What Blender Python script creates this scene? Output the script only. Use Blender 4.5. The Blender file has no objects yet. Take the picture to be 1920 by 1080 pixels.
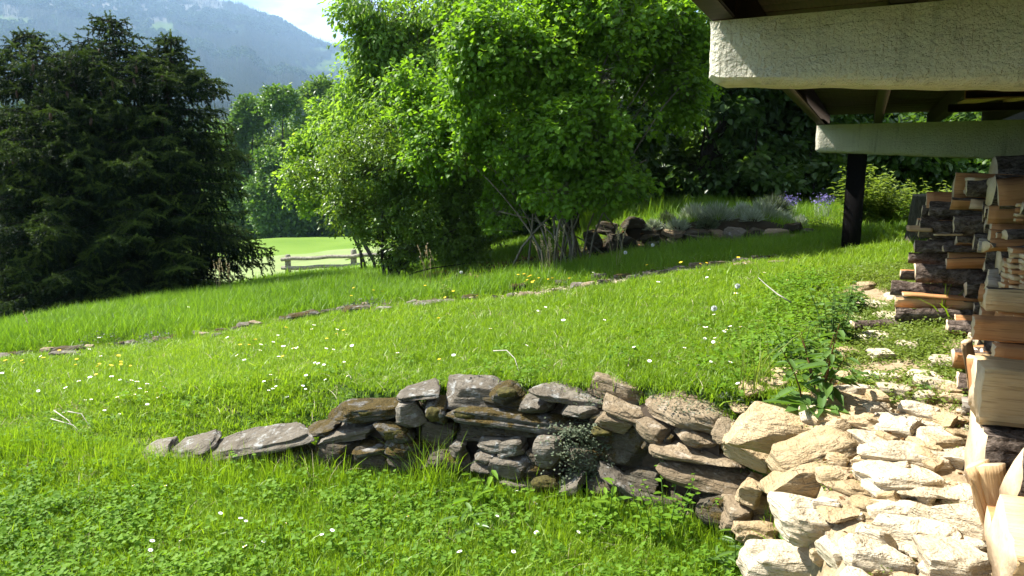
import bpy, math, random
import numpy as np
from mathutils import Vector, Matrix, noise as mnoise

# ------------------------------------------------------------------ camera, sky, sun, exposure
EYE = 1.8                      # eye height above the lower lawn's datum
PITCH = 9.0
FPX = 1350.0                   # focal length in pixels of the 1920 px wide photograph
SUN_AZ, SUN_EL = -71.0, 51.0   # degrees; azimuth from +Y, positive to +X
SUN_POWER, SKY_POWER, EXPOSURE = 5.0, 0.055, 1.8
HAZE_DENSITY = 0.00018

scene = bpy.context.scene
COL = scene.collection
cd = bpy.data.cameras.new("camera"); cam = bpy.data.objects.new("camera", cd); COL.objects.link(cam)
cam.location = (0, 0, EYE); cam.rotation_euler = (math.radians(90 - PITCH), 0, 0)
cd.sensor_width = 36.0; cd.lens = FPX / 1920 * 36.0; cd.clip_start = 0.05; cd.clip_end = 20000
scene.camera = cam

w = bpy.data.worlds.new("World"); scene.world = w; w.use_nodes = True
nt = w.node_tree; nt.nodes.clear()
wo = nt.nodes.new("ShaderNodeOutputWorld"); bg = nt.nodes.new("ShaderNodeBackground")
sky = nt.nodes.new("ShaderNodeTexSky"); sky.sky_type = 'NISHITA'; sky.sun_disc = False
sky.sun_elevation = math.radians(SUN_EL); sky.sun_rotation = math.radians(SUN_AZ % 360)
sky.altitude = 1000; sky.air_density = 1.0; sky.dust_density = 1.2; sky.ozone_density = 1.0
wt = nt.nodes.new("ShaderNodeTexCoord"); wm = nt.nodes.new("ShaderNodeMapping"); wm.inputs['Scale'].default_value = (1.3, 1.3, 4.5)
wn = nt.nodes.new("ShaderNodeTexNoise"); wn.inputs['Scale'].default_value = 3.2; wn.inputs['Detail'].default_value = 7; wn.inputs['Roughness'].default_value = .58
wr = nt.nodes.new("ShaderNodeMapRange"); wr.inputs['From Min'].default_value = .40; wr.inputs['From Max'].default_value = .64
wr.inputs['To Max'].default_value = .75
wx = nt.nodes.new("ShaderNodeMix"); wx.data_type = 'RGBA'; wx.inputs['B'].default_value = (13, 13.4, 14, 1)
nt.links.new(wt.outputs['Generated'], wm.inputs['Vector']); nt.links.new(wm.outputs[0], wn.inputs['Vector'])
nt.links.new(wn.outputs[0], wr.inputs[0]); nt.links.new(wr.outputs[0], wx.inputs['Factor'])
nt.links.new(sky.outputs[0], wx.inputs['A']); nt.links.new(wx.outputs['Result'], bg.inputs[0])
bg.inputs[1].default_value = SKY_POWER; nt.links.new(bg.outputs[0], wo.inputs[0])

sl = bpy.data.lights.new("sun", 'SUN'); so = bpy.data.objects.new("sun", sl); COL.objects.link(so)
sl.energy = SUN_POWER; sl.angle = math.radians(0.5); sl.color = (1.0, 0.965, 0.90)
_a, _e = math.radians(SUN_AZ), math.radians(SUN_EL)
SUN = Vector((math.sin(_a) * math.cos(_e), math.cos(_a) * math.cos(_e), math.sin(_e)))
so.rotation_euler = SUN.to_track_quat('Z', 'Y').to_euler()

vs = scene.view_settings; vs.view_transform = 'Standard'; vs.look = 'None'; vs.gamma = 1; vs.use_curve_mapping = False
vs.exposure = EXPOSURE
scene.cycles.max_bounces = 7; scene.cycles.diffuse_bounces = 3; scene.cycles.glossy_bounces = 2
scene.cycles.transmission_bounces = 4; scene.cycles.volume_bounces = 1; scene.cycles.transparent_max_bounces = 8
scene.cycles.sample_clamp_indirect = 6; scene.cycles.use_denoising = True
scene.cycles.caustics_reflective = False; scene.cycles.caustics_refractive = False

# ------------------------------------------------------------------ helpers
CP, SP = math.cos(math.radians(PITCH)), math.sin(math.radians(PITCH))
def ray(px, py):
    yc = 540.0 - py
    return px - 960.0, FPX * CP + yc * SP, -FPX * SP + yc * CP
def P(px, py, d):
    X, F, U = ray(px, py)
    return Vector((X / F * d, d, EYE + U / F * d))
def ppm(py, d):                 # pixels per metre at forward distance d
    return ray(960, py)[1] / d
def sstep(a, b, x):
    t = np.clip((x - a) / (b - a), 0, 1); return t * t * (3 - 2 * t)

def vhash(ix, iy, iz, seed):
    n = (ix.astype(np.int64) * 374761393 + iy.astype(np.int64) * 668265263 + iz.astype(np.int64) * 2147483647 + seed * 974711) & 0xffffffff
    n = ((n ^ (n >> 13)) * 1274126177) & 0xffffffff
    n = ((n ^ (n >> 16)) * 2246822519) & 0xffffffff
    return ((n ^ (n >> 15)) & 0xffffff) / float(0xffffff)
def vnoise(p, seed=0):          # value noise in 0..1, p (N,3)
    f = np.floor(p); t = p - f; t = t * t * (3 - 2 * t); i = f.astype(np.int64); r = 0
    for a in (0, 1):
        for b in (0, 1):
            for c in (0, 1):
                wgt = (t[:, 0] if a else 1 - t[:, 0]) * (t[:, 1] if b else 1 - t[:, 1]) * (t[:, 2] if c else 1 - t[:, 2])
                r = r + wgt * vhash(i[:, 0] + a, i[:, 1] + b, i[:, 2] + c, seed)
    return r
def fbm(p, octv=4, seed=0, gain=.5):
    r = 0; amp = 1; tot = 0
    for k in range(octv):
        r = r + amp * vnoise(p * (2.03 ** k) + k * 17.3, seed + k); tot += amp; amp *= gain
    return r / tot
def xyz(x, y, z=None):
    return np.stack([x, y, np.zeros_like(x) if z is None else z], -1)

def new_mesh(name, V, faces, mats=(), smooth=False, attrs=None, midx=None):
    """faces: list of int arrays (n,k)"""
    me = bpy.data.meshes.new(name)
    V = np.asarray(V, dtype=np.float32)
    faces = [np.asarray(f, dtype=np.int32) for f in faces if len(f)]
    me.vertices.add(len(V)); me.vertices.foreach_set('co', V.ravel())
    li = np.concatenate([f.ravel() for f in faces]); tot = np.concatenate([np.full(len(f), f.shape[1], np.int32) for f in faces])
    me.loops.add(len(li)); me.loops.foreach_set('vertex_index', li)
    me.polygons.add(len(tot)); st = np.concatenate([[0], np.cumsum(tot)[:-1]]).astype(np.int32)
    me.polygons.foreach_set('loop_start', st); me.polygons.foreach_set('loop_total', tot)
    if smooth: me.polygons.foreach_set('use_smooth', np.ones(len(tot), dtype=bool))
    if midx is not None: me.polygons.foreach_set('material_index', np.asarray(midx, dtype=np.int32))
    for k, v in (attrs or {}).items():
        at = me.attributes.new(k, 'FLOAT', 'POINT'); at.data.foreach_set('value', np.asarray(v, dtype=np.float32))
    for m in mats: me.materials.append(m)
    me.update(calc_edges=True); me.validate()
    return me
def link(name, data, parent=None, loc=(0, 0, 0), rot=(0, 0, 0), sc=(1, 1, 1)):
    o = bpy.data.objects.new(name, data); COL.objects.link(o)
    o.location = loc; o.rotation_euler = rot; o.scale = sc
    if parent is not None: o.parent = parent
    return o
def tag(o, label, cat, group=None):
    o['label'] = label; o['category'] = cat
    if group: o['group'] = group
    return o
def thing(name, label, cat, loc=(0, 0, 0), group=None, rotz=0):
    o = link(name, None, None, loc, (0, 0, rotz)); o.empty_display_size = .1
    return tag(o, label, cat, group)
def kind(o, k): o['kind'] = k; return o

class MB:                       # collects verts and faces
    def __init__(s): s.V = []; s.F = {}; s.M = {}; s.n = 0; s.A = []
    def add(s, V, faces, mi=0, rnd=0.5):
        V = np.asarray(V, float).reshape(-1, 3)
        for f in faces:
            f = np.asarray(f, int)
            if len(f) == 0: continue
            s.F.setdefault(f.shape[1], []).append(f + s.n); s.M.setdefault(f.shape[1], []).append(np.full(len(f), mi))
        s.V.append(V); s.n += len(V); s.A.append(np.full(len(V), rnd) if np.isscalar(rnd) else np.asarray(rnd, float))
    def mesh(s, name, mats, smooth=False):
        ks = sorted(s.F)
        return new_mesh(name, np.concatenate(s.V), [np.concatenate(s.F[k]) for k in ks], mats, smooth,
                        {'rnd': np.concatenate(s.A)}, np.concatenate([np.concatenate(s.M[k]) for k in ks]))
    def build(s, name, mats, parent=None, smooth=False, loc=(0, 0, 0), sharp=None):
        me = s.mesh(name, mats, smooth)
        if sharp: me.set_sharp_from_angle(angle=math.radians(sharp))
        return link(name, me, parent, loc)

def tube_np(pts, radii, sides=7, cap=True):
    pts = [Vector(p) for p in pts]; n = len(pts); V = []
    up = Vector((0.31, 0.17, 0.93))
    for i, p in enumerate(pts):
        t = (pts[min(i + 1, n - 1)] - pts[max(i - 1, 0)]).normalized()
        a = t.cross(up)
        if a.length < .15: a = t.cross(Vector((1, 0.2, 0)))
        a.normalize(); b = t.cross(a)
        for k in range(sides):
            th = 2 * math.pi * k / sides
            V.append(p + (a * math.cos(th) + b * math.sin(th)) * radii[i])
    Q = [[i * sides + k, i * sides + (k + 1) % sides, (i + 1) * sides + (k + 1) % sides, (i + 1) * sides + k] for i in range(n - 1) for k in range(sides)]
    T = []
    if cap:
        c0 = len(V); V.append(pts[0]); V.append(pts[-1])
        T = [[c0, (k + 1) % sides, k] for k in range(sides)] + [[c0 + 1, (n - 1) * sides + k, (n - 1) * sides + (k + 1) % sides] for k in range(sides)]
    return np.array([tuple(v) for v in V]), [np.array(Q), np.array(T)] if T else [np.array(Q)]
def box_np(sx, sy, sz, c=(0, 0, 0), bev=0.0):
    """box with chamfered vertical/horizontal edges"""
    x, y, z = sx / 2, sy / 2, sz / 2; b = min(bev, .49 * min(sx, sy, sz))
    if b <= 0:
        V = np.array([[i * x, j * y, k * z] for k in (-1, 1) for j in (-1, 1) for i in (-1, 1)]) + np.array(c)
        return V, [np.array([[0, 2, 3, 1], [4, 5, 7, 6], [0, 1, 5, 4], [2, 6, 7, 3], [0, 4, 6, 2], [1, 3, 7, 5]])]
    V = []; idx = {}
    for i in (-1, 1):
        for j in (-1, 1):
            for k in (-1, 1):
                for ax in range(3):
                    v = [i * (x - b), j * (y - b), k * (z - b)]; v[ax] = (i * x, j * y, k * z)[ax]
                    idx[(i, j, k, ax)] = len(V); V.append(v)
    Q = []; T = []
    for s_ in (-1, 1):
        f = [idx[(s_, a, bb, 0)] for a, bb in ((-1, -1), (1, -1), (1, 1), (-1, 1))]; Q.append(f if s_ > 0 else f[::-1])
        f = [idx[(a, s_, bb, 1)] for a, bb in ((-1, -1), (-1, 1), (1, 1), (1, -1))]; Q.append(f if s_ > 0 else f[::-1])
        f = [idx[(a, bb, s_, 2)] for a, bb in ((-1, -1), (1, -1), (1, 1), (-1, 1))]; Q.append(f if s_ > 0 else f[::-1])
    for i in (-1, 1):
        for j in (-1, 1):
            Q.append([idx[(i, j, -1, 0)], idx[(i, j, 1, 0)], idx[(i, j, 1, 1)], idx[(i, j, -1, 1)]])
            Q.append([idx[(i, -1, j, 0)], idx[(i, 1, j, 0)], idx[(i, 1, j, 2)], idx[(i, -1, j, 2)]])
            Q.append([idx[(-1, i, j, 1)], idx[(1, i, j, 1)], idx[(1, i, j, 2)], idx[(-1, i, j, 2)]])
            for k in (-1, 1): T.append([idx[(i, j, k, 0)], idx[(i, j, k, 1)], idx[(i, j, k, 2)]])
    return np.array(V) + np.array(c), [np.array(Q), np.array(T)]

# ------------------------------------------------------------------ materials
def nodes(name):
    m = bpy.data.materials.new(name); m.use_nodes = True; t = m.node_tree; t.nodes.clear()
    o = t.nodes.new("ShaderNodeOutputMaterial"); return m, t, o
def N(t, typ, **kw):
    n = t.nodes.new(typ)
    for k, v in kw.items():
        if hasattr(n, k) and k not in n.inputs: setattr(n, k, v)
        else: n.inputs[k].default_value = v
    return n
def ramp(t, src, stops):
    r = t.nodes.new("ShaderNodeValToRGB"); e = r.color_ramp.elements
    while len(e) < len(stops): e.new(.5)
    for i, (p, c) in enumerate(stops):
        e[i].position = p; e[i].color = (*c, 1) if len(c) == 3 else c
    if src is not None: t.links.new(src, r.inputs[0])
    return r.outputs[0]
def mix(t, f, a, b, mode='MIX'):
    m = t.nodes.new("ShaderNodeMix"); m.data_type = 'RGBA'; m.blend_type = mode
    for s, v in (('Factor', f), ('A', a), ('B', b)):
        if hasattr(v, 'is_linked') or hasattr(v, 'links'): t.links.new(v, m.inputs[s])
        else: m.inputs[s].default_value = v if s == 'Factor' else (*v, 1)
    return m.outputs['Result']
def noise_tex(t, scale, detail=5, rough=.55, vec=None, dist=0):
    n = N(t, "ShaderNodeTexNoise", Scale=scale, Detail=detail, Roughness=rough, Distortion=dist)
    if vec is not None: t.links.new(vec, n.inputs['Vector'])
    return n.outputs[0]
def math_n(t, op, a, b=0.0):
    m = t.nodes.new("ShaderNodeMath"); m.operation = op
    for i, v in enumerate((a, b)):
        if hasattr(v, 'links'): t.links.new(v, m.inputs[i])
        else: m.inputs[i].default_value = v
    return m.outputs[0]
def maprange(t, v, a, b, c=0., d=1.):
    m = N(t, "ShaderNodeMapRange"); t.links.new(v, m.inputs[0])
    for i, x in enumerate((a, b, c, d)): m.inputs[i + 1].default_value = x
    return m.outputs[0]
def bump(t, h, strength, dist, prev=None):
    b = N(t, "ShaderNodeBump", Strength=strength, Distance=dist); t.links.new(h, b.inputs['Height'])
    if prev is not None: t.links.new(prev, b.inputs['Normal'])
    return b.outputs[0]
def bsdf(t, o, col, rough=.9, normal=None, spec=.3):
    b = N(t, "ShaderNodeBsdfPrincipled"); b.inputs['Specular IOR Level'].default_value = spec
    for s, v in (('Base Color', col), ('Roughness', rough)):
        if hasattr(v, 'links'): t.links.new(v, b.inputs[s])
        else: b.inputs[s].default_value = (*v, 1) if s == 'Base Color' else v
    if normal is not None: t.links.new(normal, b.inputs['Normal'])
    t.links.new(b.outputs[0], o.inputs[0]); return b
def attr(t, name):
    a = N(t, "ShaderNodeAttribute"); a.attribute_name = name; return a.outputs['Fac']
def objco(t, sc=None):
    c = t.nodes.new("ShaderNodeTexCoord").outputs['Object']
    if sc is None: return c
    m = N(t, "ShaderNodeMapping"); m.inputs['Scale'].default_value = sc; t.links.new(c, m.inputs[0]); return m.outputs[0]
def wpos(t): return t.nodes.new("ShaderNodeNewGeometry").outputs['Position']
def orand(t): return t.nodes.new("ShaderNodeObjectInfo").outputs['Random']

def leaf_mat(name, c1, c2, c3, trans=.5, tint=(1.25, 1.2, .6), gloss=.4, spec=.35, patch=None, var=.35):
    """c1 dark, c2 mid, c3 light/yellow; colour varies leaf by leaf and plant by plant"""
    m, t, o = nodes(name)
    r = attr(t, 'rnd'); q = orand(t)
    f = math_n(t, 'ADD', math_n(t, 'MULTIPLY', r, 1 - var), math_n(t, 'MULTIPLY', q, var))
    if patch:
        pn = noise_tex(t, patch, 3, .5, wpos(t)); f = math_n(t, 'ADD', math_n(t, 'MULTIPLY', f, .65), maprange(t, pn, .35, .7, 0, .35))
    col = ramp(t, f, [(0.0, c1), (.5, c2), (1.0, c3)])
    b = N(t, "ShaderNodeBsdfPrincipled", Roughness=gloss); b.inputs['Specular IOR Level'].default_value = spec
    t.links.new(col, b.inputs['Base Color'])
    tr = N(t, "ShaderNodeBsdfTranslucent"); tc = mix(t, 1.0, col, tint, 'MULTIPLY'); t.links.new(tc, tr.inputs[0])
    mx = N(t, "ShaderNodeMixShader", Fac=trans); t.links.new(b.outputs[0], mx.inputs[1]); t.links.new(tr.outputs[0], mx.inputs[2])
    t.links.new(mx.outputs[0], o.inputs[0]); return m

def stone_mat(name, base, light, dark, lichen=None, moss=0.0, scale=1.0):
    m, t, o = nodes(name); c = objco(t); rnd = orand(t)
    off = N(t, "ShaderNodeVectorMath", operation='ADD'); t.links.new(c, off.inputs[0])
    sc_ = N(t, "ShaderNodeVectorMath", operation='SCALE'); sc_.inputs[0].default_value = (37, 21, 13); t.links.new(rnd, sc_.inputs['Scale']); t.links.new(sc_.outputs[0], off.inputs[1])
    v = off.outputs[0]
    n1 = noise_tex(t, 7 * scale, 6, .6, v, .4); n2 = noise_tex(t, 42 * scale, 5, .65, v); n3 = noise_tex(t, 160 * scale, 3, .6, v)
    col = mix(t, maprange(t, n1, .35, .68), base, light)
    col = mix(t, maprange(t, n2, .60, .78, 0, .35), col, dark)
    col = mix(t, maprange(t, rnd, 0, 1, 0, .6), col, tuple(x * .60 for x in base))
    if lichen: col = mix(t, maprange(t, noise_tex(t, 16 * scale, 4, .6, v), .56, .66, 0, .75), col, lichen)
    if moss > 0:
        mn = noise_tex(t, 9 * scale, 5, .65, v); g = t.nodes.new("ShaderNodeNewGeometry"); sx = N(t, "ShaderNodeSeparateXYZ"); t.links.new(g.outputs['Normal'], sx.inputs[0])
        k = math_n(t, 'ADD', mn, math_n(t, 'MULTIPLY', sx.outputs[2], .1))
        mc = mix(t, maprange(t, n3, .35, .65), (.022, .02, .006), (.085, .055, .014))
        col = mix(t, maprange(t, k, .62 - .2 * moss, .70 - .2 * moss), col, mc)
    wv = objco(t, (1.5, 1.5, 9)); st = noise_tex(t, 5, 4, .6, wv)
    vc = N(t, "ShaderNodeTexVoronoi", Scale=5.0 * scale, feature='DISTANCE_TO_EDGE'); wq = N(t, "ShaderNodeVectorMath", operation='ADD'); t.links.new(v, wq.inputs[0])
    nw = N(t, "ShaderNodeTexNoise", Scale=11.0 * scale, Detail=3.0); t.links.new(v, nw.inputs['Vector']); ws = N(t, "ShaderNodeVectorMath", operation='SCALE'); ws.inputs['Scale'].default_value = .16; t.links.new(nw.outputs['Color'], ws.inputs[0]); t.links.new(ws.outputs[0], wq.inputs[1]); t.links.new(wq.outputs[0], vc.inputs['Vector'])
    ck = math_n(t, 'MULTIPLY', maprange(t, vc.outputs['Distance'], .0, .022, 1, 0), maprange(t, n1, .56, .66))
    col = mix(t, math_n(t, 'MULTIPLY', ck, .7), col, tuple(x * .5 for x in dark))
    pit = maprange(t, n2, .26, .36, 0, 1)
    nb = bump(t, math_n(t, 'SUBTRACT', 1.0, ck), .7, .012); nb = bump(t, st, 1.0, .05, nb); nb = bump(t, pit, .35, .006, nb); nb = bump(t, n2, .8, .012, nb); nb = bump(t, n3, .6, .004, nb)
    bsdf(t, o, col, .92, nb, .15); return m

def M_simple(name, col, rough=.85, nscale=None, var=.4, bumpd=.003, spec=.3, stretch=None):
    m, t, o = nodes(name); v = objco(t, stretch)
    if nscale:
        n = noise_tex(t, nscale, 5, .6, v); c = mix(t, maprange(t, n, .3, .7), tuple(x * (1 - var) for x in col), tuple(min(1, x * (1 + var)) for x in col))
        bsdf(t, o, c, rough, bump(t, n, .6, bumpd), spec)
    else: bsdf(t, o, col, rough, None, spec)
    return m

MAT = {}
MAT['stone_grey'] = stone_mat('grey_stone', (.115, .096, .070), (.195, .172, .136), (.05, .047, .042), (.28, .28, .26))
MAT['stone_moss'] = stone_mat('mossy_stone', (.09, .082, .068), (.155, .145, .125), (.045, .04, .033), (.24, .23, .21), .55)
MAT['stone_dark'] = stone_mat('dark_stone', (.062, .052, .036), (.11, .092, .064), (.025, .021, .015), (.12, .11, .08), .2)
MAT['stone_tan'] = stone_mat('tan_limestone', (.40, .29, .155), (.52, .41, .26), (.24, .15, .065))
MAT['stone_brown'] = stone_mat('brown_stone', (.20, .148, .09), (.29, .23, .15), (.12, .085, .05), (.36, .31, .24))
MAT['stone_pale'] = stone_mat('pale_limestone', (.50, .41, .275), (.61, .53, .39), (.36, .26, .14))
MAT['moss'] = M_simple('brown_moss', (.05, .042, .008), .95, 60, .7, .01)
MAT['soil'] = M_simple('dark_soil', (.045, .032, .02), .95, 30, .5, .01)

# bark and wood
def bark_mat(name, a, b, ridged=1.0, sc=(14, 14, 3)):
    m, t, o = nodes(name); v = objco(t, sc)
    n = noise_tex(t, 2.2, 6, .65, v, .8); n2 = noise_tex(t, 9, 4, .6, v)
    vo = N(t, "ShaderNodeTexVoronoi", Scale=3.0); t.links.new(v, vo.inputs['Vector'])
    col = mix(t, maprange(t, n, .35, .65), a, b); col = mix(t, maprange(t, n2, .5, .75, 0, .6), col, tuple(x * .4 for x in a))
    nb = bump(t, n, 1.0, .03 * ridged); nb = bump(t, vo.outputs['Distance'], .6, .015 * ridged, nb); nb = bump(t, n2, .7, .006, nb)
    bsdf(t, o, col, .95, nb, .15); return m
MAT['bark'] = bark_mat('tree_bark', (.055, .045, .034), (.13, .115, .09))
MAT['bark_dark'] = bark_mat('dark_tree_bark', (.022, .018, .014), (.055, .046, .036))
MAT['bark_hazel'] = bark_mat('hazel_bark', (.10, .085, .06), (.22, .20, .15), .3, (9, 9, 3))
MAT['log_bark'] = bark_mat('firewood_bark', (.062, .042, .030), (.25, .195, .155), 1.8, (9, 15, 15))
def wood_mat(name, a, b, dark, axis_stretch=(.7, 26, 26)):
    m, t, o = nodes(name); rnd = orand(t); c = objco(t, axis_stretch)
    off = N(t, "ShaderNodeVectorMath", operation='ADD'); t.links.new(c, off.inputs[0])
    s_ = N(t, "ShaderNodeVectorMath", operation='SCALE'); s_.inputs[0].default_value = (31, 47, 17); t.links.new(rnd, s_.inputs['Scale']); t.links.new(s_.outputs[0], off.inputs[1])
    v = off.outputs[0]
    n = noise_tex(t, 1.6, 5, .6, v, .15); n2 = noise_tex(t, 4.5, 5, .65, v, .05)
    col = mix(t, maprange(t, n, .3, .7), a, b); col = mix(t, maprange(t, n2, .54, .66, 0, .75), col, dark)
    col = mix(t, maprange(t, rnd, 0, 1, 0, .45), col, tuple(x * .55 for x in b))
    nb = bump(t, n2, .8, .006); nb = bump(t, n, .7, .012, nb)
    bsdf(t, o, col, .8, nb, .25); return m
MAT['wood_pale'] = wood_mat('split_wood_pale', (.50, .32, .15), (.60, .42, .225), (.22, .11, .04))
MAT['wood_orange'] = wood_mat('split_wood_orange', (.40, .165, .06), (.50, .25, .10), (.18, .07, .025))
MAT['wood_grey'] = wood_mat('weathered_wood', (.24, .19, .15), (.36, .31, .25), (.10, .08, .06))
def endgrain(name, a, b):
    m, t, o = nodes(name); c = objco(t); wv = N(t, "ShaderNodeTexNoise", Scale=55.0, Detail=4.0); t.links.new(objco(t, (1, 1, 1)), wv.inputs['Vector'])
    n = noise_tex(t, 14, 4, .6, c); col = mix(t, maprange(t, n, .3, .7), a, b)
    col = mix(t, maprange(t, wv.outputs[0], .58, .75, 0, .5), col, tuple(x * .5 for x in a))
    bsdf(t, o, col, .9, bump(t, wv.outputs[0], .6, .004), .15); return m
MAT['wood_end'] = endgrain('sawn_log_end', (.44, .32, .195), (.55, .43, .29))
MAT['beam_wood'] = M_simple('dark_stained_wood', (.030, .020, .013), .75, 9, .5, .003, .3, (1, 8, 8))
MAT['board_wood'] = M_simple('brown_deck_board', (.055, .035, .020), .8, 9, .5, .003, .3, (8, 1, 8))
MAT['post_wood'] = M_simple('black_brown_post_paint', (.007, .006, .006), .8, 12, .4, .002, .1, (8, 8, 1))
MAT['fence_wood'] = M_simple('weathered_fence_wood', (.20, .18, .14), .9, 12, .55, .006, .2)
MAT['dry'] = leaf_mat('dry_straw', (.30, .24, .13), (.42, .35, .21), (.55, .49, .34), .3, (1, .9, .7), .7)
def plaster_mat():
    m, t, o = nodes('roughcast_plaster'); v = objco(t)
    n1 = noise_tex(t, 3.5, 4, .6, v); n2 = noise_tex(t, 55, 4, .6, v); n3 = noise_tex(t, 170, 3, .6, v)
    vert = noise_tex(t, 6, 4, .6, objco(t, (12, 12, 1.0)))
    col = mix(t, maprange(t, n1, .3, .7), (.48, .45, .34), (.61, .575, .45))
    col = mix(t, maprange(t, n3, .60, .74, 0, .22), col, (.25, .23, .17))
    sz_ = N(t, "ShaderNodeSeparateXYZ"); t.links.new(v, sz_.inputs[0]); lw = noise_tex(t, 2.2, 5, .6, objco(t, (1, 1, .2)))
    zz_ = math_n(t, 'ADD', sz_.outputs[2], math_n(t, 'MULTIPLY', lw, .05)); fr_ = math_n(t, 'FRACT', math_n(t, 'MULTIPLY', zz_, 11.0))
    ln = math_n(t, 'MULTIPLY', maprange(t, math_n(t, 'ABSOLUTE', math_n(t, 'SUBTRACT', fr_, .5)), .0, .035, 1, 0), maprange(t, noise_tex(t, 1.7, 3, .5, v), .46, .56))
    strk = noise_tex(t, 3.0, 4, .6, objco(t, (7, 7, .5))); col = mix(t, maprange(t, strk, .55, .75, 0, .45), col, (.13, .12, .085))
    col = mix(t, math_n(t, 'MULTIPLY', ln, .22), col, (.16, .14, .10))
    nb = bump(t, math_n(t, 'SUBTRACT', 1.0, ln), .3, .008); nb = bump(t, n1, .4, .03, nb); nb = bump(t, vert, .5, .02, nb); nb = bump(t, n2, .9, .022, nb); nb = bump(t, n3, .6, .007, nb)
    bsdf(t, o, col, .95, nb, .15); return m
MAT['plaster'] = plaster_mat()

# foliage
MAT['grass'] = leaf_mat('lawn_grass', (.095, .170, .010), (.195, .315, .020), (.31, .42, .045), .5, (1.25, 1.25, .5), .45, .3, .55)
MAT['meadow'] = leaf_mat('meadow_grass', (.075, .155, .010), (.150, .275, .020), (.250, .360, .050), .5, (1.25, 1.25, .5), .5, .3, .5)
MAT['clover'] = leaf_mat('clover_leaf', (.070, .155, .012), (.125, .240, .018), (.190, .310, .030), .45, (1.3, 1.3, .5), .6, .15, .8)
MAT['weed'] = leaf_mat('weed_leaf', (.060, .125, .028), (.10, .185, .04), (.17, .265, .07), .42, (1.2, 1.25, .5), .4, .4)
MAT['chick'] = leaf_mat('ground_cover_leaf', (.10, .15, .022), (.165, .23, .036), (.26, .30, .07), .45, (1.1, 1.15, .5), .5, .3, .9)
MAT['sage'] = leaf_mat('silvery_leaf', (.20, .24, .17), (.35, .39, .30), (.52, .56, .46), .3, (1, 1.05, .7), .6, .25)
MAT['thyme'] = leaf_mat('thyme_leaf', (.045, .065, .035), (.085, .11, .06), (.15, .17, .10), .3, (1, 1.1, .6), .6, .25)
MAT['hazel'] = leaf_mat('hazel_leaf', (.072, .160, .014), (.140, .270, .024), (.25, .40, .052), .56, (1.5, 1.42, .5), .5, .25, .5)
MAT['cherry'] = leaf_mat('cherry_leaf', (.090, .18, .024), (.165, .295, .044), (.27, .41, .09), .6, (1.45, 1.35, .5), .5, .25, .6)
MAT['shrub'] = leaf_mat('shrub_leaf', (.060, .120, .016), (.115, .200, .026), (.190, .275, .046), .5, (1.4, 1.35, .5), .38, .4, .6)
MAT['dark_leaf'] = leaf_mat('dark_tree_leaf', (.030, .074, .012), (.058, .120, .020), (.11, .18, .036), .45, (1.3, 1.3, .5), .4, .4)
MAT['grove'] = leaf_mat('grove_leaf', (.050, .105, .018), (.095, .180, .032), (.165, .25, .052), .4, (1.3, 1.3, .5), .45, .35)
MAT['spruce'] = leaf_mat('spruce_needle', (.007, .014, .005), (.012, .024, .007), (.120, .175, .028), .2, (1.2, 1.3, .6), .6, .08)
MAT['conifer'] = leaf_mat('far_conifer', (.016, .030, .014), (.024, .042, .018), (.038, .060, .022), .1, (1.2, 1.3, .6), .7, .1, None, .7)
MAT['farbroad'] = leaf_mat('far_broadleaf', (.03, .055, .018), (.045, .08, .024), (.065, .105, .03), .2, (1.2, 1.3, .6), .7, .1, None, .7)
MAT['petal'] = M_simple('daisy_petal', (.80, .80, .80), .7)
MAT['yolk'] = M_simple('flower_yellow', (.75, .50, .02), .7)
MAT['violet'] = leaf_mat('violet_flower', (.09, .075, .20), (.14, .12, .27), (.22, .19, .36), .4, (1, 1, 1.2), .6)
MAT['clock'] = M_simple('dandelion_down', (.72, .72, .70), .9)
MAT['dead'] = leaf_mat('dead_leaf', (.10, .055, .02), (.17, .09, .03), (.24, .14, .055), .3, (1.2, .9, .5), .6)
MAT['silver_stick'] = M_simple('bleached_twig', (.34, .31, .26), .9, 20, .3)
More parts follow.
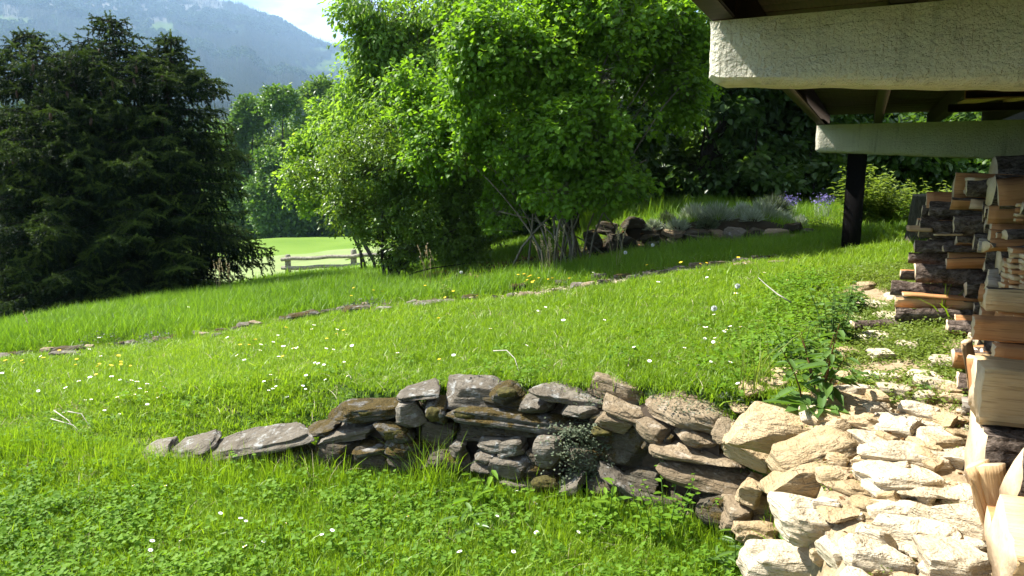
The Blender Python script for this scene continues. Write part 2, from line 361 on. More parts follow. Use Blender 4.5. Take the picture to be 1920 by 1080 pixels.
# ------------------------------------------------------------------ land
WALL_X = np.array([-8, -3.4, -2.4, -1.6, -.85, -.2, .4, .9, 1.15, 1.6])
WALL_Y = np.array([5.6, 4.55, 4.28, 4.17, 4.04, 3.90, 3.66, 3.38, 3.18, 2.95])
def wall_y(x): return np.interp(x, WALL_X, WALL_Y)
def terr_x(y): return 1.27 - .27 * (3.15 - y)       # left edge of the stone terrace (y < 3.2)
FACE0 = np.array([1.66, 2.40]); UDIR = np.array([.438, .899]); VOUT = np.array([-.899, .438])   # foot line of the woodpile, its run, and out towards the lawn
def path_line(x): return np.interp(x, [-9, -5.2, -3.5, -1.6, 0, 1.2, 2.2, 2.9, 4], [7.2, 7.35, 7.55, 7.6, 7.5, 7.45, 7.5, 7.6, 7.9])
def rock_y(x): return 9.25 - .18 * (x - 1.5)
def ground_rel(x, y):
    x = np.asarray(x, float); y = np.asarray(y, float)
    up = -1.22 + .128 * np.clip(x, -12, 4.2)
    L = sstep(2.0, -2.5, x)
    t = np.clip(y - 9.5, 0, None)
    drop = .085 * np.minimum(t, 16) + .05 * np.clip(t - 16, 0, 30) + .10 * np.clip(t - 46, 0, 90)
    up = up - L * drop + .9 * np.exp(-((y - 55) / 14) ** 2 - ((x + 15) / 9) ** 2)
    up = up + .03 * np.sin(x * 1.7 + y * .6) * sstep(4.5, 6, y) + .05 * sstep(7.5, 9, y) * L * np.sin(x * .9)
    R = sstep(.9, 1.7, x) * (1 - sstep(2.9, 4.1, x))
    up = up + R * (.30 * sstep(0, .42, y - rock_y(x)) + .015 * np.clip(y - 10, 0, 6) - .02 * np.clip(y - 18, 0, 100))
    up = up - .05 * np.exp(-((y - path_line(x)) / .35) ** 2) * sstep(4.6, 4.2, x)
    low = -1.74 + .03 * np.clip(x, -7, 3) + .02 * np.sin(x * 2.1 + y * 1.3)
    low = low + .10 * np.exp(-((x + 2.7) / .8) ** 2 - ((y - 4.2) / .6) ** 2)
    s = y - wall_y(x)
    wid = .07 + .30 * sstep(-.85, -1.4, x) + .6 * sstep(-2.3, -3.6, x)
    bk = (.40 * sstep(-3.4, -2.4, x) - .15 * sstep(-1.25, -.75, x)) * sstep(1.5, 1.1, x)
    k = sstep(-wid + bk, wid + bk, s)
    h = low + (up - low) * k
    ter = -1.01 - .20 * np.clip(3.15 - y, -.3, 3) + .05 * np.clip(x - 1.2, 0, 2)
    kt = sstep(-.07, .07, x - terr_x(y)) * sstep(3.35, 3.05, y)
    h = h + (ter - h) * kt
    return h
def gz(x, y): return EYE + float(ground_rel(x, y))
def G(px, py, lift=0.0):
    """where the sight line through a pixel meets the ground"""
    X, F, U = ray(px, py)
    d = np.concatenate([np.linspace(.8, 14, 1600), np.linspace(14, 130, 1500)])
    g = ground_rel(X / F * d, d) + lift; below = np.nonzero(U / F * d <= g)[0]
    dd = d[below[0]] if len(below) else 60.0
    return Vector((X / F * dd, dd, EYE + U / F * dd))

def axis(lo, f0, f1, hi, step, growth=1.16):
    a = list(np.arange(f0, f1, step)); s = step
    while a[-1] < hi: s *= growth; a.append(a[-1] + s)
    s = step; b = [f0]
    while b[-1] > lo: s *= growth; b.append(b[-1] - s)
    return np.array(b[:0:-1] + a)
gx = axis(-6000, -6.5, 5.2, 6000, .055); gy = axis(-6000, .8, 11.5, 6000, .055)
GX, GY = np.meshgrid(gx, gy); gxf, gyf = GX.ravel(), GY.ravel()
gh = ground_rel(gxf, gyf)
r_ = np.hypot(gxf, gyf); gh = np.where(r_ > 120, np.minimum(gh, -13 - .012 * np.clip(r_ - 120, 0, 1500)), gh)
gh = gh + (fbm(xyz(gxf * 5, gyf * 5), 3, 5) - .5) * .045 * sstep(60, 10, r_)
ny, nx = GX.shape; ii = np.arange(ny * nx).reshape(ny, nx)
quads = np.stack([ii[:-1, :-1], ii[:-1, 1:], ii[1:, 1:], ii[1:, :-1]], -1).reshape(-1, 4)
def terrace_mask(x, y):
    a = sstep(-.1, .05, x - terr_x(y)) * sstep(3.5, 3.2, y)
    rel = (x - FACE0[0]) * VOUT[0] + (y - FACE0[1]) * VOUT[1]       # distance out from the woodpile's foot
    b = sstep(.78, .45, rel) * sstep(2.9, 3.2, y) * sstep(6.2, 5.2, y)
    return np.clip(np.maximum(a, b), 0, 1)
def gravel_mask(x, y):
    n = fbm(xyz(x * 3, y * 3), 3, 9)
    a = np.exp(-((y - path_line(x)) / .19) ** 2) * sstep(-.6, .9, x) * sstep(3.3, 2.7, x)
    b = .6 * np.exp(-((y - path_line(x)) / .13) ** 2) * sstep(-6, -5, x) * sstep(1, -.5, x)
    return np.clip(np.maximum(a, b) * (.5 + n * 1.1), 0, 1)
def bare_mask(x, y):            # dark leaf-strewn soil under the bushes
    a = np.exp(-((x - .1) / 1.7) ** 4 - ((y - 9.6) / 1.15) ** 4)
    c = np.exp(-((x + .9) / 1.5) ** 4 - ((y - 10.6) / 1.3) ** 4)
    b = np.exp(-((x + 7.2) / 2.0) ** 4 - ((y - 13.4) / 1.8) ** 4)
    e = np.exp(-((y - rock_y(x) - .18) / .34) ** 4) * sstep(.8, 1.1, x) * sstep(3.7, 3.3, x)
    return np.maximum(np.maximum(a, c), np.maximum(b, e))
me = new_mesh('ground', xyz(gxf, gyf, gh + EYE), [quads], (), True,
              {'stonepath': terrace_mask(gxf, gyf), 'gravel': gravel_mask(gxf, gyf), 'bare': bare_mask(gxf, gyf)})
m, t, o = nodes('ground_soil_and_turf'); v = wpos(t)
n1 = noise_tex(t, 1.1, 5, .6, v); n2 = noise_tex(t, 14, 5, .65, v); n3 = noise_tex(t, 70, 4, .6, v); nb_ = noise_tex(t, .16, 4, .55, v)
turf = mix(t, maprange(t, n2, .35, .65), (.030, .055, .010), (.055, .095, .014))
sxyz = N(t, "ShaderNodeSeparateXYZ"); t.links.new(v, sxyz.inputs[0])
far = maprange(t, sxyz.outputs[1], 21, 25)
mown = mix(t, maprange(t, nb_, .35, .65), (.085, .15, .018), (.12, .19, .028))
turf = mix(t, far, turf, mown)
soil = mix(t, maprange(t, n2, .35, .68), (.21, .155, .09), (.40, .31, .195))
soil = mix(t, maprange(t, n3, .55, .7, 0, .7), soil, (.09, .055, .03))
grav = mix(t, maprange(t, n3, .35, .65), (.16, .14, .11), (.40, .36, .29))
col = mix(t, attr(t, 'stonepath'), turf, soil); col = mix(t, attr(t, 'gravel'), col, grav)
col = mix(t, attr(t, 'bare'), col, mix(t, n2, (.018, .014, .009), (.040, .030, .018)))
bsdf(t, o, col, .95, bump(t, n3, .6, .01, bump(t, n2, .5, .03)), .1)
me.materials.append(m)
kind(link('ground', me), 'structure')

# golf green beyond the fence: a paler mown disc lying on the meadow
gc = G(600, 497); a_ = np.linspace(0, 2 * np.pi, 48, endpoint=False); V = []; rr = np.linspace(0, 1, 9)
for q in rr[1:]:
    for th in a_:
        x = gc.x + 2.2 + math.cos(th) * q * 8.5 * (1 + .08 * math.sin(3 * th)); y = gc.y + math.sin(th) * q * 11
        V.append((x, y, EYE + float(ground_rel(x, y)) + .03))
F = [[i * 48 + k, i * 48 + (k + 1) % 48, (i + 1) * 48 + (k + 1) % 48, (i + 1) * 48 + k] for i in range(7) for k in range(48)]
me = new_mesh('putting_green', V, [F, ], (M_simple('fine_mown_green', (.145, .19, .055), .9, .8, .18),), True)
kind(link('putting_green', me), 'structure')

# ------------------------------------------------------------------ mountain (polar sheet round the view)
naz, nr = 420, 300
azs = np.radians(np.linspace(-62, 62, naz)); rs = np.concatenate([np.geomspace(95, 2600, 240), np.geomspace(2640, 5200, 60)])
AZ, RR = np.meshgrid(azs, rs); azf, rf = AZ.ravel(), RR.ravel()
def px_of(az): return 960 + np.tan(az) * FPX
R_PX = [-2200, -700, -200, 120, 300, 430, 480, 520, 560, 590, 620, 645, 660, 690, 740, 800, 900, 1200, 1600, 2200, 4000]
R_PY = [60, -70, -75, -60, -35, 2, 10, 30, 50, 68, 82, 86, 84, 70, 45, 25, 40, 60, 90, 60, 60]
def tan_of(px, py):             # elevation tangent of a pixel for horizontal range
    yc = 540.0 - py; F_ = FPX * CP + yc * SP; U_ = -FPX * SP + yc * CP; return U_ / np.hypot(F_, px - 960)
pxa = px_of(azf); Fy = 1400.0
ridge = tan_of(pxa, np.interp(pxa, R_PX, R_PY))
right = sstep(640, 668, pxa)                                            # the farther hill behind the saddle
s = np.clip((rf - 850) / (2600 - 850), 0, 1)
lo_t = np.interp(rf, [95, 150, 230, 480, 850], [-.125, -.085, -.02, .05, .070])
tanv = np.where(rf < 850, lo_t, .070 + (ridge - .070) * (s ** (.9 + .5 * right)))
tanv = np.minimum(tanv, lo_t + 10)
back = np.clip((rf - 2600) / 2600, 0, 1); z = tanv * np.minimum(rf, 2600) - back * 500
pn = xyz(np.sin(azf) * rf, np.cos(azf) * rf)
rough = (fbm(pn / 420, 5, 21) - .5) * 150 * s * (1 - s) * 2.0 + (fbm(pn / 60, 4, 31) - .5) * 16 * np.clip(s * 3, 0, 1) + (fbm(pn / 40, 3, 41) - .5) * 5
gully = np.abs(fbm(xyz(azf * 38, rf / 700), 3, 55) - .5) * 90 * s * (1 - s) * 2.5
z = z + rough + gully
# screen height of each ground point, used once to lay out pastures and rock on the slope
Fz = np.cos(azf) * rf; Uz = z; pyv = 540 - FPX * np.tan(np.arctan2(Uz, Fz) + math.radians(PITCH))
def patch(cx, cy, rx, ry): return np.exp(-(((pxa - cx) / rx) ** 2 + ((pyv - cy) / ry) ** 2) ** 2)
pn2 = fbm(xyz(pxa / 26, pyv / 9), 4, 61)
mead = np.clip(patch(648, 112, 16, 20) + patch(612, 131, 46, 5) + patch(636, 120, 26, 8) + patch(620, 92, 18, 4) + patch(425, 152, 16, 4) + patch(60, 38, 40, 7) + patch(330, 52, 30, 14) * .7, 0, 1)
mead = sstep(.44, .52, mead * (.6 + .8 * pn2)) * (rf > 700)
rock = sstep(.42, .62, sstep(125, -30, pyv) * .75 + (fbm(xyz(pxa / 30, pyv / 50), 5, 71) - .5) * 1.1) * (rf > 1200) * sstep(580, 520, pxa)
rock = np.maximum(rock * .8, .9 * patch(235, 8, 60, 22))
scar = patch(403, 155, 7, 12) * (rf > 600)
mi = np.arange(naz * len(rs)).reshape(len(rs), naz)
mq = np.stack([mi[:-1, :-1], mi[:-1, 1:], mi[1:, 1:], mi[1:, :-1]], -1).reshape(-1, 4)
MX, MY, MZ = np.sin(azf) * rf, np.cos(azf) * rf, z + EYE
me = new_mesh('mountain', xyz(MX, MY, MZ), [mq], (), True, {'meadow': mead, 'rock': rock, 'scar': scar})
m, t, o = nodes('mountain_forest_and_rock'); v = wpos(t)
f1 = noise_tex(t, .05, 5, .65, v); f2 = noise_tex(t, .012, 4, .6, v)
fc = mix(t, maprange(t, f1, .35, .65), (.014, .028, .012), (.040, .062, .022))
rc = mix(t, maprange(t, f1, .35, .65), (.075, .075, .068), (.155, .15, .135))
mc = mix(t, maprange(t, f2, .35, .65), (.045, .075, .018), (.070, .10, .028))
col = mix(t, attr(t, 'rock'), fc, rc); col = mix(t, attr(t, 'meadow'), col, mc); col = mix(t, attr(t, 'scar'), col, (.34, .24, .17))
bsdf(t, o, col, 1.0, bump(t, f1, .5, 6), .0); me.materials.append(m)
kind(link('mountain', me), 'structure')

# the air: one even volume round the whole place, sky outside
V, F = box_np(16000, 16000, 900, (0, 0, 380))
hm = new_mesh('haze', V, F); m, t, o = nodes('pale_air')
pv = N(t, "ShaderNodeVolumePrincipled", Density=HAZE_DENSITY); pv.inputs['Color'].default_value = (.46, .69, 1.0, 1); pv.inputs['Anisotropy'].default_value = .1
t.links.new(pv.outputs[0], o.inputs[1]); hm.materials.append(m)
kind(link('haze', hm), 'stuff')

# ------------------------------------------------------------------ scattering (one stuff object = points that carry copies of a few small plants)
def hidden_set(name, meshes):
    c = bpy.data.collections.new(name)
    for i, me_ in enumerate(meshes):
        c.objects.link(bpy.data.objects.new(f"{name}_{chr(97 + i)}", me_))
    return c
def scatter(name, pts, rot, scl, idx, coll, parent=None):
    n = len(pts); me = bpy.data.meshes.new(name); me.vertices.add(n); me.vertices.foreach_set('co', np.asarray(pts, np.float32).ravel())
    a = me.attributes.new('rot', 'FLOAT_VECTOR', 'POINT'); a.data.foreach_set('vector', np.asarray(rot, np.float32).ravel())
    a = me.attributes.new('scl', 'FLOAT_VECTOR', 'POINT'); a.data.foreach_set('vector', np.asarray(scl, np.float32).ravel())
    a = me.attributes.new('idx', 'INT', 'POINT'); a.data.foreach_set('value', np.asarray(idx, np.int32))
    ob = link(name, me, parent)
    ng = bpy.data.node_groups.new(name + '_nodes', 'GeometryNodeTree')
    ng.interface.new_socket('Geometry', in_out='INPUT', socket_type='NodeSocketGeometry'); ng.interface.new_socket('Geometry', in_out='OUTPUT', socket_type='NodeSocketGeometry')
    gi = ng.nodes.new('NodeGroupInput'); go = ng.nodes.new('NodeGroupOutput')
    iop = ng.nodes.new('GeometryNodeInstanceOnPoints'); ci = ng.nodes.new('GeometryNodeCollectionInfo')
    ci.inputs['Collection'].default_value = coll; ci.inputs['Separate Children'].default_value = True; ci.inputs['Reset Children'].default_value = True
    def na(nm, ty):
        q = ng.nodes.new('GeometryNodeInputNamedAttribute'); q.data_type = ty; q.inputs['Name'].default_value = nm; return q.outputs['Attribute']
    e2r = ng.nodes.new('FunctionNodeEulerToRotation'); ng.links.new(na('rot', 'FLOAT_VECTOR'), e2r.inputs[0])
    ng.links.new(gi.outputs[0], iop.inputs['Points']); ng.links.new(ci.outputs[0], iop.inputs['Instance'])
    iop.inputs['Pick Instance'].default_value = True
    ng.links.new(na('idx', 'INT'), iop.inputs['Instance Index']); ng.links.new(e2r.outputs[0], iop.inputs['Rotation']); ng.links.new(na('scl', 'FLOAT_VECTOR'), iop.inputs['Scale'])
    ng.links.new(iop.outputs[0], go.inputs[0])
    md = ob.modifiers.new('scatter', 'NODES'); md.node_group = ng
    return kind(ob, 'stuff')

# ------------------------------------------------------------------ leaves and blades
def nrm(a): return a / np.maximum(np.linalg.norm(a, axis=-1, keepdims=True), 1e-9)
def leaf_np(c, ax, nv, L, W, fold=.25, droop=.15):
    """c base, ax axis, nv leaf normal; returns verts and quads; a folded six-point leaf"""
    ax = nrm(ax); sd = nrm(np.cross(ax, nv)); nv = np.cross(sd, ax)
    L = np.broadcast_to(L, (len(c),))[:, None]; W = np.broadcast_to(W, (len(c),))[:, None]
    p0 = c; tip = c + ax * L - nv * L * droop
    def side(s, u, w_): return c + ax * L * u + sd * s * W * w_ + nv * W * fold * w_ - nv * L * droop * u * u
    V = np.stack([p0, side(-1, .3, .5), side(-1, .68, .42), tip, side(1, .68, .42), side(1, .3, .5)], 1)
    b = np.arange(len(c))[:, None] * 6
    Q = np.concatenate([b + np.array([[0, 3, 2, 1]]), b + np.array([[0, 5, 4, 3]])], 0)
    return V.reshape(-1, 3), Q
def blades_np(rng, base, h, lean_az, lean, wid, seg=3):
    """grass blades: tapered strips bending over"""
    n = len(base); u = np.linspace(0, 1, seg + 1)
    d = np.stack([np.cos(lean_az), np.sin(lean_az), np.zeros(n)], -1); faz = lean_az + rng.uniform(.6, 2.4, n); sd = np.stack([np.cos(faz), np.sin(faz), np.zeros(n)], -1)
    V = []
    for q in u:
        c = base + d * (lean * h * q ** 1.8)[:, None]; c[:, 2] += h * (q - .35 * lean * q ** 2.2)
        ww = (wid * (1 - q) ** .7 * .5)[:, None]
        if q < 1: V += [c - sd * ww, c + sd * ww]
        else: V += [c]
    V = np.stack(V, 1); k = V.shape[1]; b = np.arange(n)[:, None] * k
    Q = np.concatenate([b + np.array([[2 * i, 2 * i + 1, 2 * i + 3, 2 * i + 2]]) for i in range(seg - 1)], 0)
    T = b + np.array([[2 * seg - 2, 2 * seg - 1, 2 * seg]])
    return V.reshape(-1, 3), Q, T, k
def tuft_mesh(name, seed, n, rad, h, lean, wid, mat, seg=3):
    rng = np.random.default_rng(seed); r = rad * np.sqrt(rng.random(n)); a = rng.uniform(0, 2 * np.pi, n)
    base = np.stack([r * np.cos(a), r * np.sin(a), np.full(n, -.01)], -1)
    hh = h * rng.uniform(.45, 1.15, n); V, Q, T, k = blades_np(rng, base, hh, rng.uniform(0, 2 * np.pi, n), lean * rng.uniform(.2, 1.5, n), wid * rng.uniform(.6, 1.3, n), seg)
    return new_mesh(name, V, [T, Q], (mat,), False, {'rnd': np.repeat(rng.random(n), k)})
def clover_mesh(name, seed, n, rad, h, size, mat):
    rng = np.random.default_rng(seed); C = []; A = []; NN = []; R = []; S = []
    for i in range(n):
        r = rad * math.sqrt(rng.random()); a = rng.uniform(0, 2 * np.pi); hh = h * rng.uniform(.4, 1.1); c = np.array([r * math.cos(a), r * math.sin(a), hh])
        nv = nrm(np.array([rng.normal(0, .35), rng.normal(0, .35), 1])); a0 = rng.uniform(0, 6.28); rr_ = rng.random()
        for k in range(3):
            th = a0 + k * 2.094; ax = np.array([math.cos(th), math.sin(th), 0]); ax = nrm(ax - nv * ax.dot(nv) + nv * .12)
            C.append(c); A.append(ax); NN.append(nv); R.append(rr_); S.append(size * rng.uniform(.7, 1.2))
    C, A, NN, S = map(np.array, (C, A, NN, S)); V, Q = leaf_np(C, A, NN, S, S * .95, .15, .05)
    return new_mesh(name, V, [Q], (mat,), False, {'rnd': np.repeat(np.array(R), 6)})
def rosette_mesh(name, seed, n, L, W, rise, mat):
    rng = np.random.default_rng(seed); a = rng.uniform(0, 6.28) + np.arange(n) * 2.4; up = rng.uniform(.2, rise, n)
    ax = np.stack([np.cos(a), np.sin(a), up], -1); nv = np.stack([-np.cos(a) * up, -np.sin(a) * up, np.ones(n)], -1)
    l = L * rng.uniform(.6, 1.1, n); V, Q = leaf_np(np.zeros((n, 3)), ax, nv, l, W * rng.uniform(.7, 1.1, n), .2, .3)
    return new_mesh(name, V, [Q], (mat,), False, {'rnd': np.repeat(rng.random(n), 6)})
def herb_mesh(name, seed, n, rad, h, size, mat, up=.6):
    """low leafy growth: little leaves spread through a shallow dome"""
    rng = np.random.default_rng(seed); r = rad * np.sqrt(rng.random(n)); a = rng.uniform(0, 6.28, n)
    c = np.stack([r * np.cos(a), r * np.sin(a), h * rng.random(n) * (1 - (r / rad) ** 2 * .7)], -1)
    b = rng.uniform(0, 6.28, n); ax = np.stack([np.cos(b), np.sin(b), rng.uniform(-.1, up, n)], -1); nv = np.stack([rng.normal(0, .4, n), rng.normal(0, .4, n), np.ones(n)], -1)
    V, Q = leaf_np(c, ax, nv, size * rng.uniform(.6, 1.3, n), size * .5 * rng.uniform(.7, 1.2, n), .2, .1)
    return new_mesh(name, V, [Q], (mat,), False, {'rnd': np.repeat(rng.random(n), 6)})
# ------------------------------------------------------------------ stones
_cs = {}
def cubesphere(n):
    if n in _cs: return _cs[n]
    idx = {}; V = []; Q = []
    def vid(p):
        k = tuple(np.round(p, 5))
        if k not in idx: idx[k] = len(V); V.append(p)
        return idx[k]
    g = np.tan(np.linspace(-1, 1, n + 1) * .78) / math.tan(.78)
    for ax in range(3):
        for s in (-1, 1):
            for i in range(n):
                for j in range(n):
                    q = []
                    for a, b in ((i, j), (i + 1, j), (i + 1, j + 1), (i, j + 1)):
                        p = [0, 0, 0]; p[ax] = s; p[(ax + 1) % 3] = g[a]; p[(ax + 2) % 3] = g[b]; q.append(vid(np.array(p, float)))
                    Q.append(q if s > 0 else q[::-1])
    _cs[n] = (np.array(V), np.array(Q)); return _cs[n]
def stone_mesh(name, seed, w_, d_, h_, mat, n=9, boxy=4.0, cuts=7, rough=.05, strata=.5, slab=False):
    rng = np.random.default_rng(seed); C, Q = cubesphere(n)
    v = C / (np.sum(np.abs(C) ** boxy, 1) ** (1 / boxy))[:, None]
    v = v * (1 + (fbm(C * 1.3 + seed * 3.1, 2, seed) - .5)[:, None] * .38)
    for k in range(cuts):
        nn = rng.normal(0, 1, 3); nn[2] *= .55; nn /= np.linalg.norm(nn)
        pr = v @ nn; off = pr.max() * rng.uniform(.58, .90); ex = np.clip(pr - off, 0, None); v = v - nn * (ex * .93)[:, None]
    if slab:
        for sgn in (1, -1):
            nn = np.array([rng.normal(0, .08), rng.normal(0, .08), sgn]); pr = v @ nn; off = .80; ex = np.clip(pr - off, 0, None); v = v - nn * (ex * .9)[:, None]
    v = v / np.abs(v).max(0) * np.array([w_, d_, h_]) / 2
    sz = (w_ * d_ * h_) ** (1 / 3)
    nl = rng.integers(2, 5); lz = (v[:, 2] / h_ + .5) * nl + (vnoise(v / sz * 1.6 + seed, seed) - .5) * .9; lf = np.floor(lz); lt = np.clip((lz - lf) / .22, 0, 1)
    oa, ob_ = vhash(lf, lf * 0, lf * 0 + seed, seed), vhash(lf - 1, lf * 0, lf * 0 + seed, seed); led = (ob_ + (oa - ob_) * lt - .5) * strata * .26
    v = v * np.stack([1 + led * .6, 1 + led, 1 + 0 * led], -1)
    q = v / sz * np.array([1, 1, 1 + 2.2 * strata]) + seed * 1.7
    dsp = (fbm(q * 2.3, 3, seed + 7) - .5) * .16 + (fbm(q * 6, 3, seed + 9) - .5) * .12
    ridge = np.abs(fbm(q * np.array([1.2, 1.2, 3.2]) * 1.5, 3, seed + 11) - .5) * -.16
    dirn = nrm(v / np.array([w_, d_, h_]) ** 2)
    v = v + dirn * ((dsp + ridge) * sz * rough * 12 * .5)[:, None]
    me = new_mesh(name, v, [Q], (mat,), True); me.set_sharp_from_angle(angle=math.radians(30)); return me

def tangent_yaw(x):
    return math.atan2(wall_y(x + .15) - wall_y(x - .15), .3)
wall = thing('dry_stone_wall', 'low dry stone retaining wall of grey and tan stones holding up the lawn', 'stone wall', (0, 3.9, EYE - 1.6))
bpy.context.view_layer.update()
def on_wall(px, py, lean=.16):
    X, F, U = ray(px, py); y = 3.8
    for _ in range(8):
        zr = U / F * y; y = .5 * y + .5 * (wall_y(X / F * y) + np.clip((zr + 1.5) * lean / .35, -.13, .14))
    return y
SM = {'g': 'stone_grey', 'm': 'stone_moss', 'd': 'stone_dark', 't': 'stone_tan', 'b': 'stone_brown', 'p': 'stone_pale'}
WS = [  # x0 y0 x1 y1 tilt material depth slab
 (236, 824, 326, 884, -17, 'g', .28, 1), (314, 818, 398, 862, -10, 'g', .28, 1), (350, 798, 592, 872, -13, 'g', .32, 1),
 (345, 846, 470, 890, -3, 'd', .26, 0), (455, 842, 590, 905, -8, 'd', .26, 0), (616, 752, 750, 796, -4, 'm', .30, 1),
 (742, 752, 796, 812, -4, 'g', .24, 0), (584, 797, 704, 840, -9, 'g', .30, 1), (698, 790, 774, 832, 8, 'm', .28, 0),
 (744, 724, 832, 757, -7, 'g', .34, 1), (714, 824, 786, 858, 5, 'm', .26, 0), (586, 836, 668, 888, 0, 'd', .24, 0),
 (655, 838, 730, 900, 5, 'd', .24, 0), (724, 852, 810, 905, 0, 'd', .24, 0), (560, 872, 660, 915, 0, 'd', .22, 0),
 (811, 723, 936, 770, 2, 'g', .38, 0), (912, 722, 974, 760, 12, 'm', .3, 0), (790, 752, 842, 796, 10, 'm', .26, 0),
 (842, 766, 1060, 804, 1, 'm', .34, 1), (996, 731, 1118, 764, 9, 'g', .32, 1), (972, 750, 1030, 776, 4, 'g', .26, 0),
 (1050, 760, 1112, 783, 3, 'g', .28, 0), (1108, 748, 1204, 788, 16, 'b', .30, 1), (1204, 752, 1372, 816, 8, 'b', .40, 0),
 (1114, 772, 1186, 812, 8, 'b', .28, 0), (1176, 786, 1250, 830, 12, 'b', .28, 0), (1243, 797, 1352, 845, 12, 'b', .32, 0),
 (1104, 803, 1232, 886, 3, 'd', .34, 0), (1220, 838, 1380, 884, 5, 'b', .34, 1), (1342, 820, 1460, 902, 22, 't', .36, 0),
 (1215, 874, 1424, 950, 6, 'b', .40, 0), (1294, 938, 1396, 998, 4, 'd', .3, 0), (998, 816, 1060, 878, -6, 'g', .22, 0),
 (930, 818, 988, 858, -12, 'g', .18, 0), (890, 818, 948, 845, -4, 'g', .2, 0), (918, 858, 990, 897, 0, 'g', .22, 0),
 (842, 794, 936, 832, 0, 'd', .28, 0), (844, 828, 872, 856, 0, 'g', .15, 0), (888, 845, 934, 868, -4, 'g', .18, 0),
 (924, 896, 1012, 922, 4, 'g', .24, 1), (1034, 888, 1102, 934, -30, 'g', .2, 0), (1118, 884, 1214, 932, 27, 'g', .2, 1),
 (1090, 898, 1156, 948, 5, 'd', .24, 0), (930, 798, 1008, 822, 0, 'd', .26, 0), (1000, 796, 1110, 826, 0, 'd', .24, 0),
 (880, 866, 926, 890, 8, 'g', .18, 0), (978, 852, 1016, 882, 0, 'd', .2, 0), (780, 798, 850, 850, 6, 'd', .24, 0),
 (800, 850, 888, 902, 0, 'd', .24, 0), (1050, 846, 1116, 892, 0, 'd', .24, 0), (1150, 930, 1300, 985, 5, 'd', .28, 0),
 (880, 898, 940, 930, 0, 'd', .22, 0), (1000, 900, 1040, 925, 0, 'd', .2, 0), (1376, 902, 1424, 950, 10, 't', .24, 0),
 (1228, 815, 1262, 842, 12, 'd', .22, 0), (1330, 946, 1402, 992, 0, 'b', .26, 0), (896, 744, 1004, 772, 2, 'd', .3, 1), (1096, 778, 1130, 806, 0, 'd', .24, 0), (640, 788, 706, 806, -4, 'd', .28, 1), (1186, 812, 1232, 846, 8, 'd', .26, 0), (1330, 796, 1372, 830, 12, 'b', .26, 0), (860, 800, 1000, 824, 0, 'd', .26, 1), (946, 872, 1040, 904, 0, 'd', .26, 0), (1160, 886, 1226, 926, 6, 'd', .26, 0), (664, 836, 726, 856, -4, 'm', .24, 1), (560, 800, 622, 826, -12, 'd', .3, 1), (470, 856, 560, 884, -8, 'd', .24, 1)]
for i, (x0, y0, x1, y1, rot, mk, dep, slab) in enumerate(WS):
    cx, cy = (x0 + x1) / 2, (y0 + y1) / 2; d = on_wall(cx, cy) - (.12 if cx > 1340 else .03); X, F, U = ray(cx, cy); s_ = d / F
    w_ = (x1 - x0) * s_ * 1.04; hh = (y1 - y0) * s_ * 1.02
    if slab: hh *= .80
    a = abs(math.radians(rot)); ca, sa = math.cos(a), math.sin(a); dt = ca * ca - sa * sa; w_c = max((w_ * ca - hh * sa) / dt, .75 * w_); h_c = max((hh * ca - w_ * sa) / dt, .45 * hh)
    w_c *= 1.12; h_c *= 1.13 if i > 2 else .95
    c = P(cx, cy, d); yaw = tangent_yaw(c.x)
    me = stone_mesh('stone', 100 + i, w_c, dep, h_c, MAT[SM[mk]], 16 if w_ > .25 else 10, 4.5, 8, .065, .6, slab)
    ob = link('stone', me, wall, (0, 0, 0)); ob.matrix_parent_inverse = wall.matrix_world.inverted()
    back = dep / 2 - .05 - (.02 if mk != 'd' else -.035)
    ob.location = c + Vector((-math.sin(yaw), math.cos(yaw), 0)) * back
    ob.rotation_euler = (math.radians(13 if i < 3 else 2), math.radians(rot), yaw * .7)
# the rock that lies on the lawn's edge behind the wall
c = G(1150, 744); me = stone_mesh('stone', 412, .36, .24, .125, MAT['stone_brown'], 12, 4, 8, .06)
ob = link('stone', me, wall); ob.matrix_parent_inverse = wall.matrix_world.inverted(); ob.location = c + Vector((0, 0, .05)); ob.rotation_euler = (0, math.radians(9), -.1)
# earth packed behind the stones
V = []; Q = []
xs_ = np.linspace(-1.7, 1.02, 46)
for x in xs_:
    y0 = float(wall_y(x)); zb = gz(x, y0 - .1); zt = gz(x, y0 + (.42 if x > -1 else .2))
    for yy, zz in ((.02, zb - .15), (.05, zb + (zt - zb) * .45), (.12, zt - .12), (.30 if x > -1 else .14, zt - .08)): V.append((x, y0 + yy + .05 * (mnoise.noise((x * 4, zz * 4, 1)) + .5), zz))
for i in range(len(xs_) - 1):
    for k in range(3): Q.append([i * 4 + k, (i + 1) * 4 + k, (i + 1) * 4 + k + 1, i * 4 + k + 1])
ob = link('packed_earth', new_mesh('packed_earth', V, [np.array(Q)], (MAT['soil'],), True), wall); ob.matrix_parent_inverse = wall.matrix_world.inverted()
# moss cushions on the wall
for i, (px, py, wpx, hpx) in enumerate([(880, 775, 60, 22), (815, 775, 34, 30), (1022, 908, 56, 30), (690, 770, 50, 16), (740, 812, 50, 26), (1128, 808, 40, 14), (950, 735, 40, 16)]):
    d = on_wall(px, py) - .05; s_ = d / ray(px, py)[1]
    me = stone_mesh('moss_cushion', 500 + i, wpx * s_, .12, hpx * s_, MAT['moss'], 9, 2.6, 0, .10, 0)
    ob = link('moss_cushion', me, wall); ob.matrix_parent_inverse = wall.matrix_world.inverted(); ob.location = P(px, py, d)

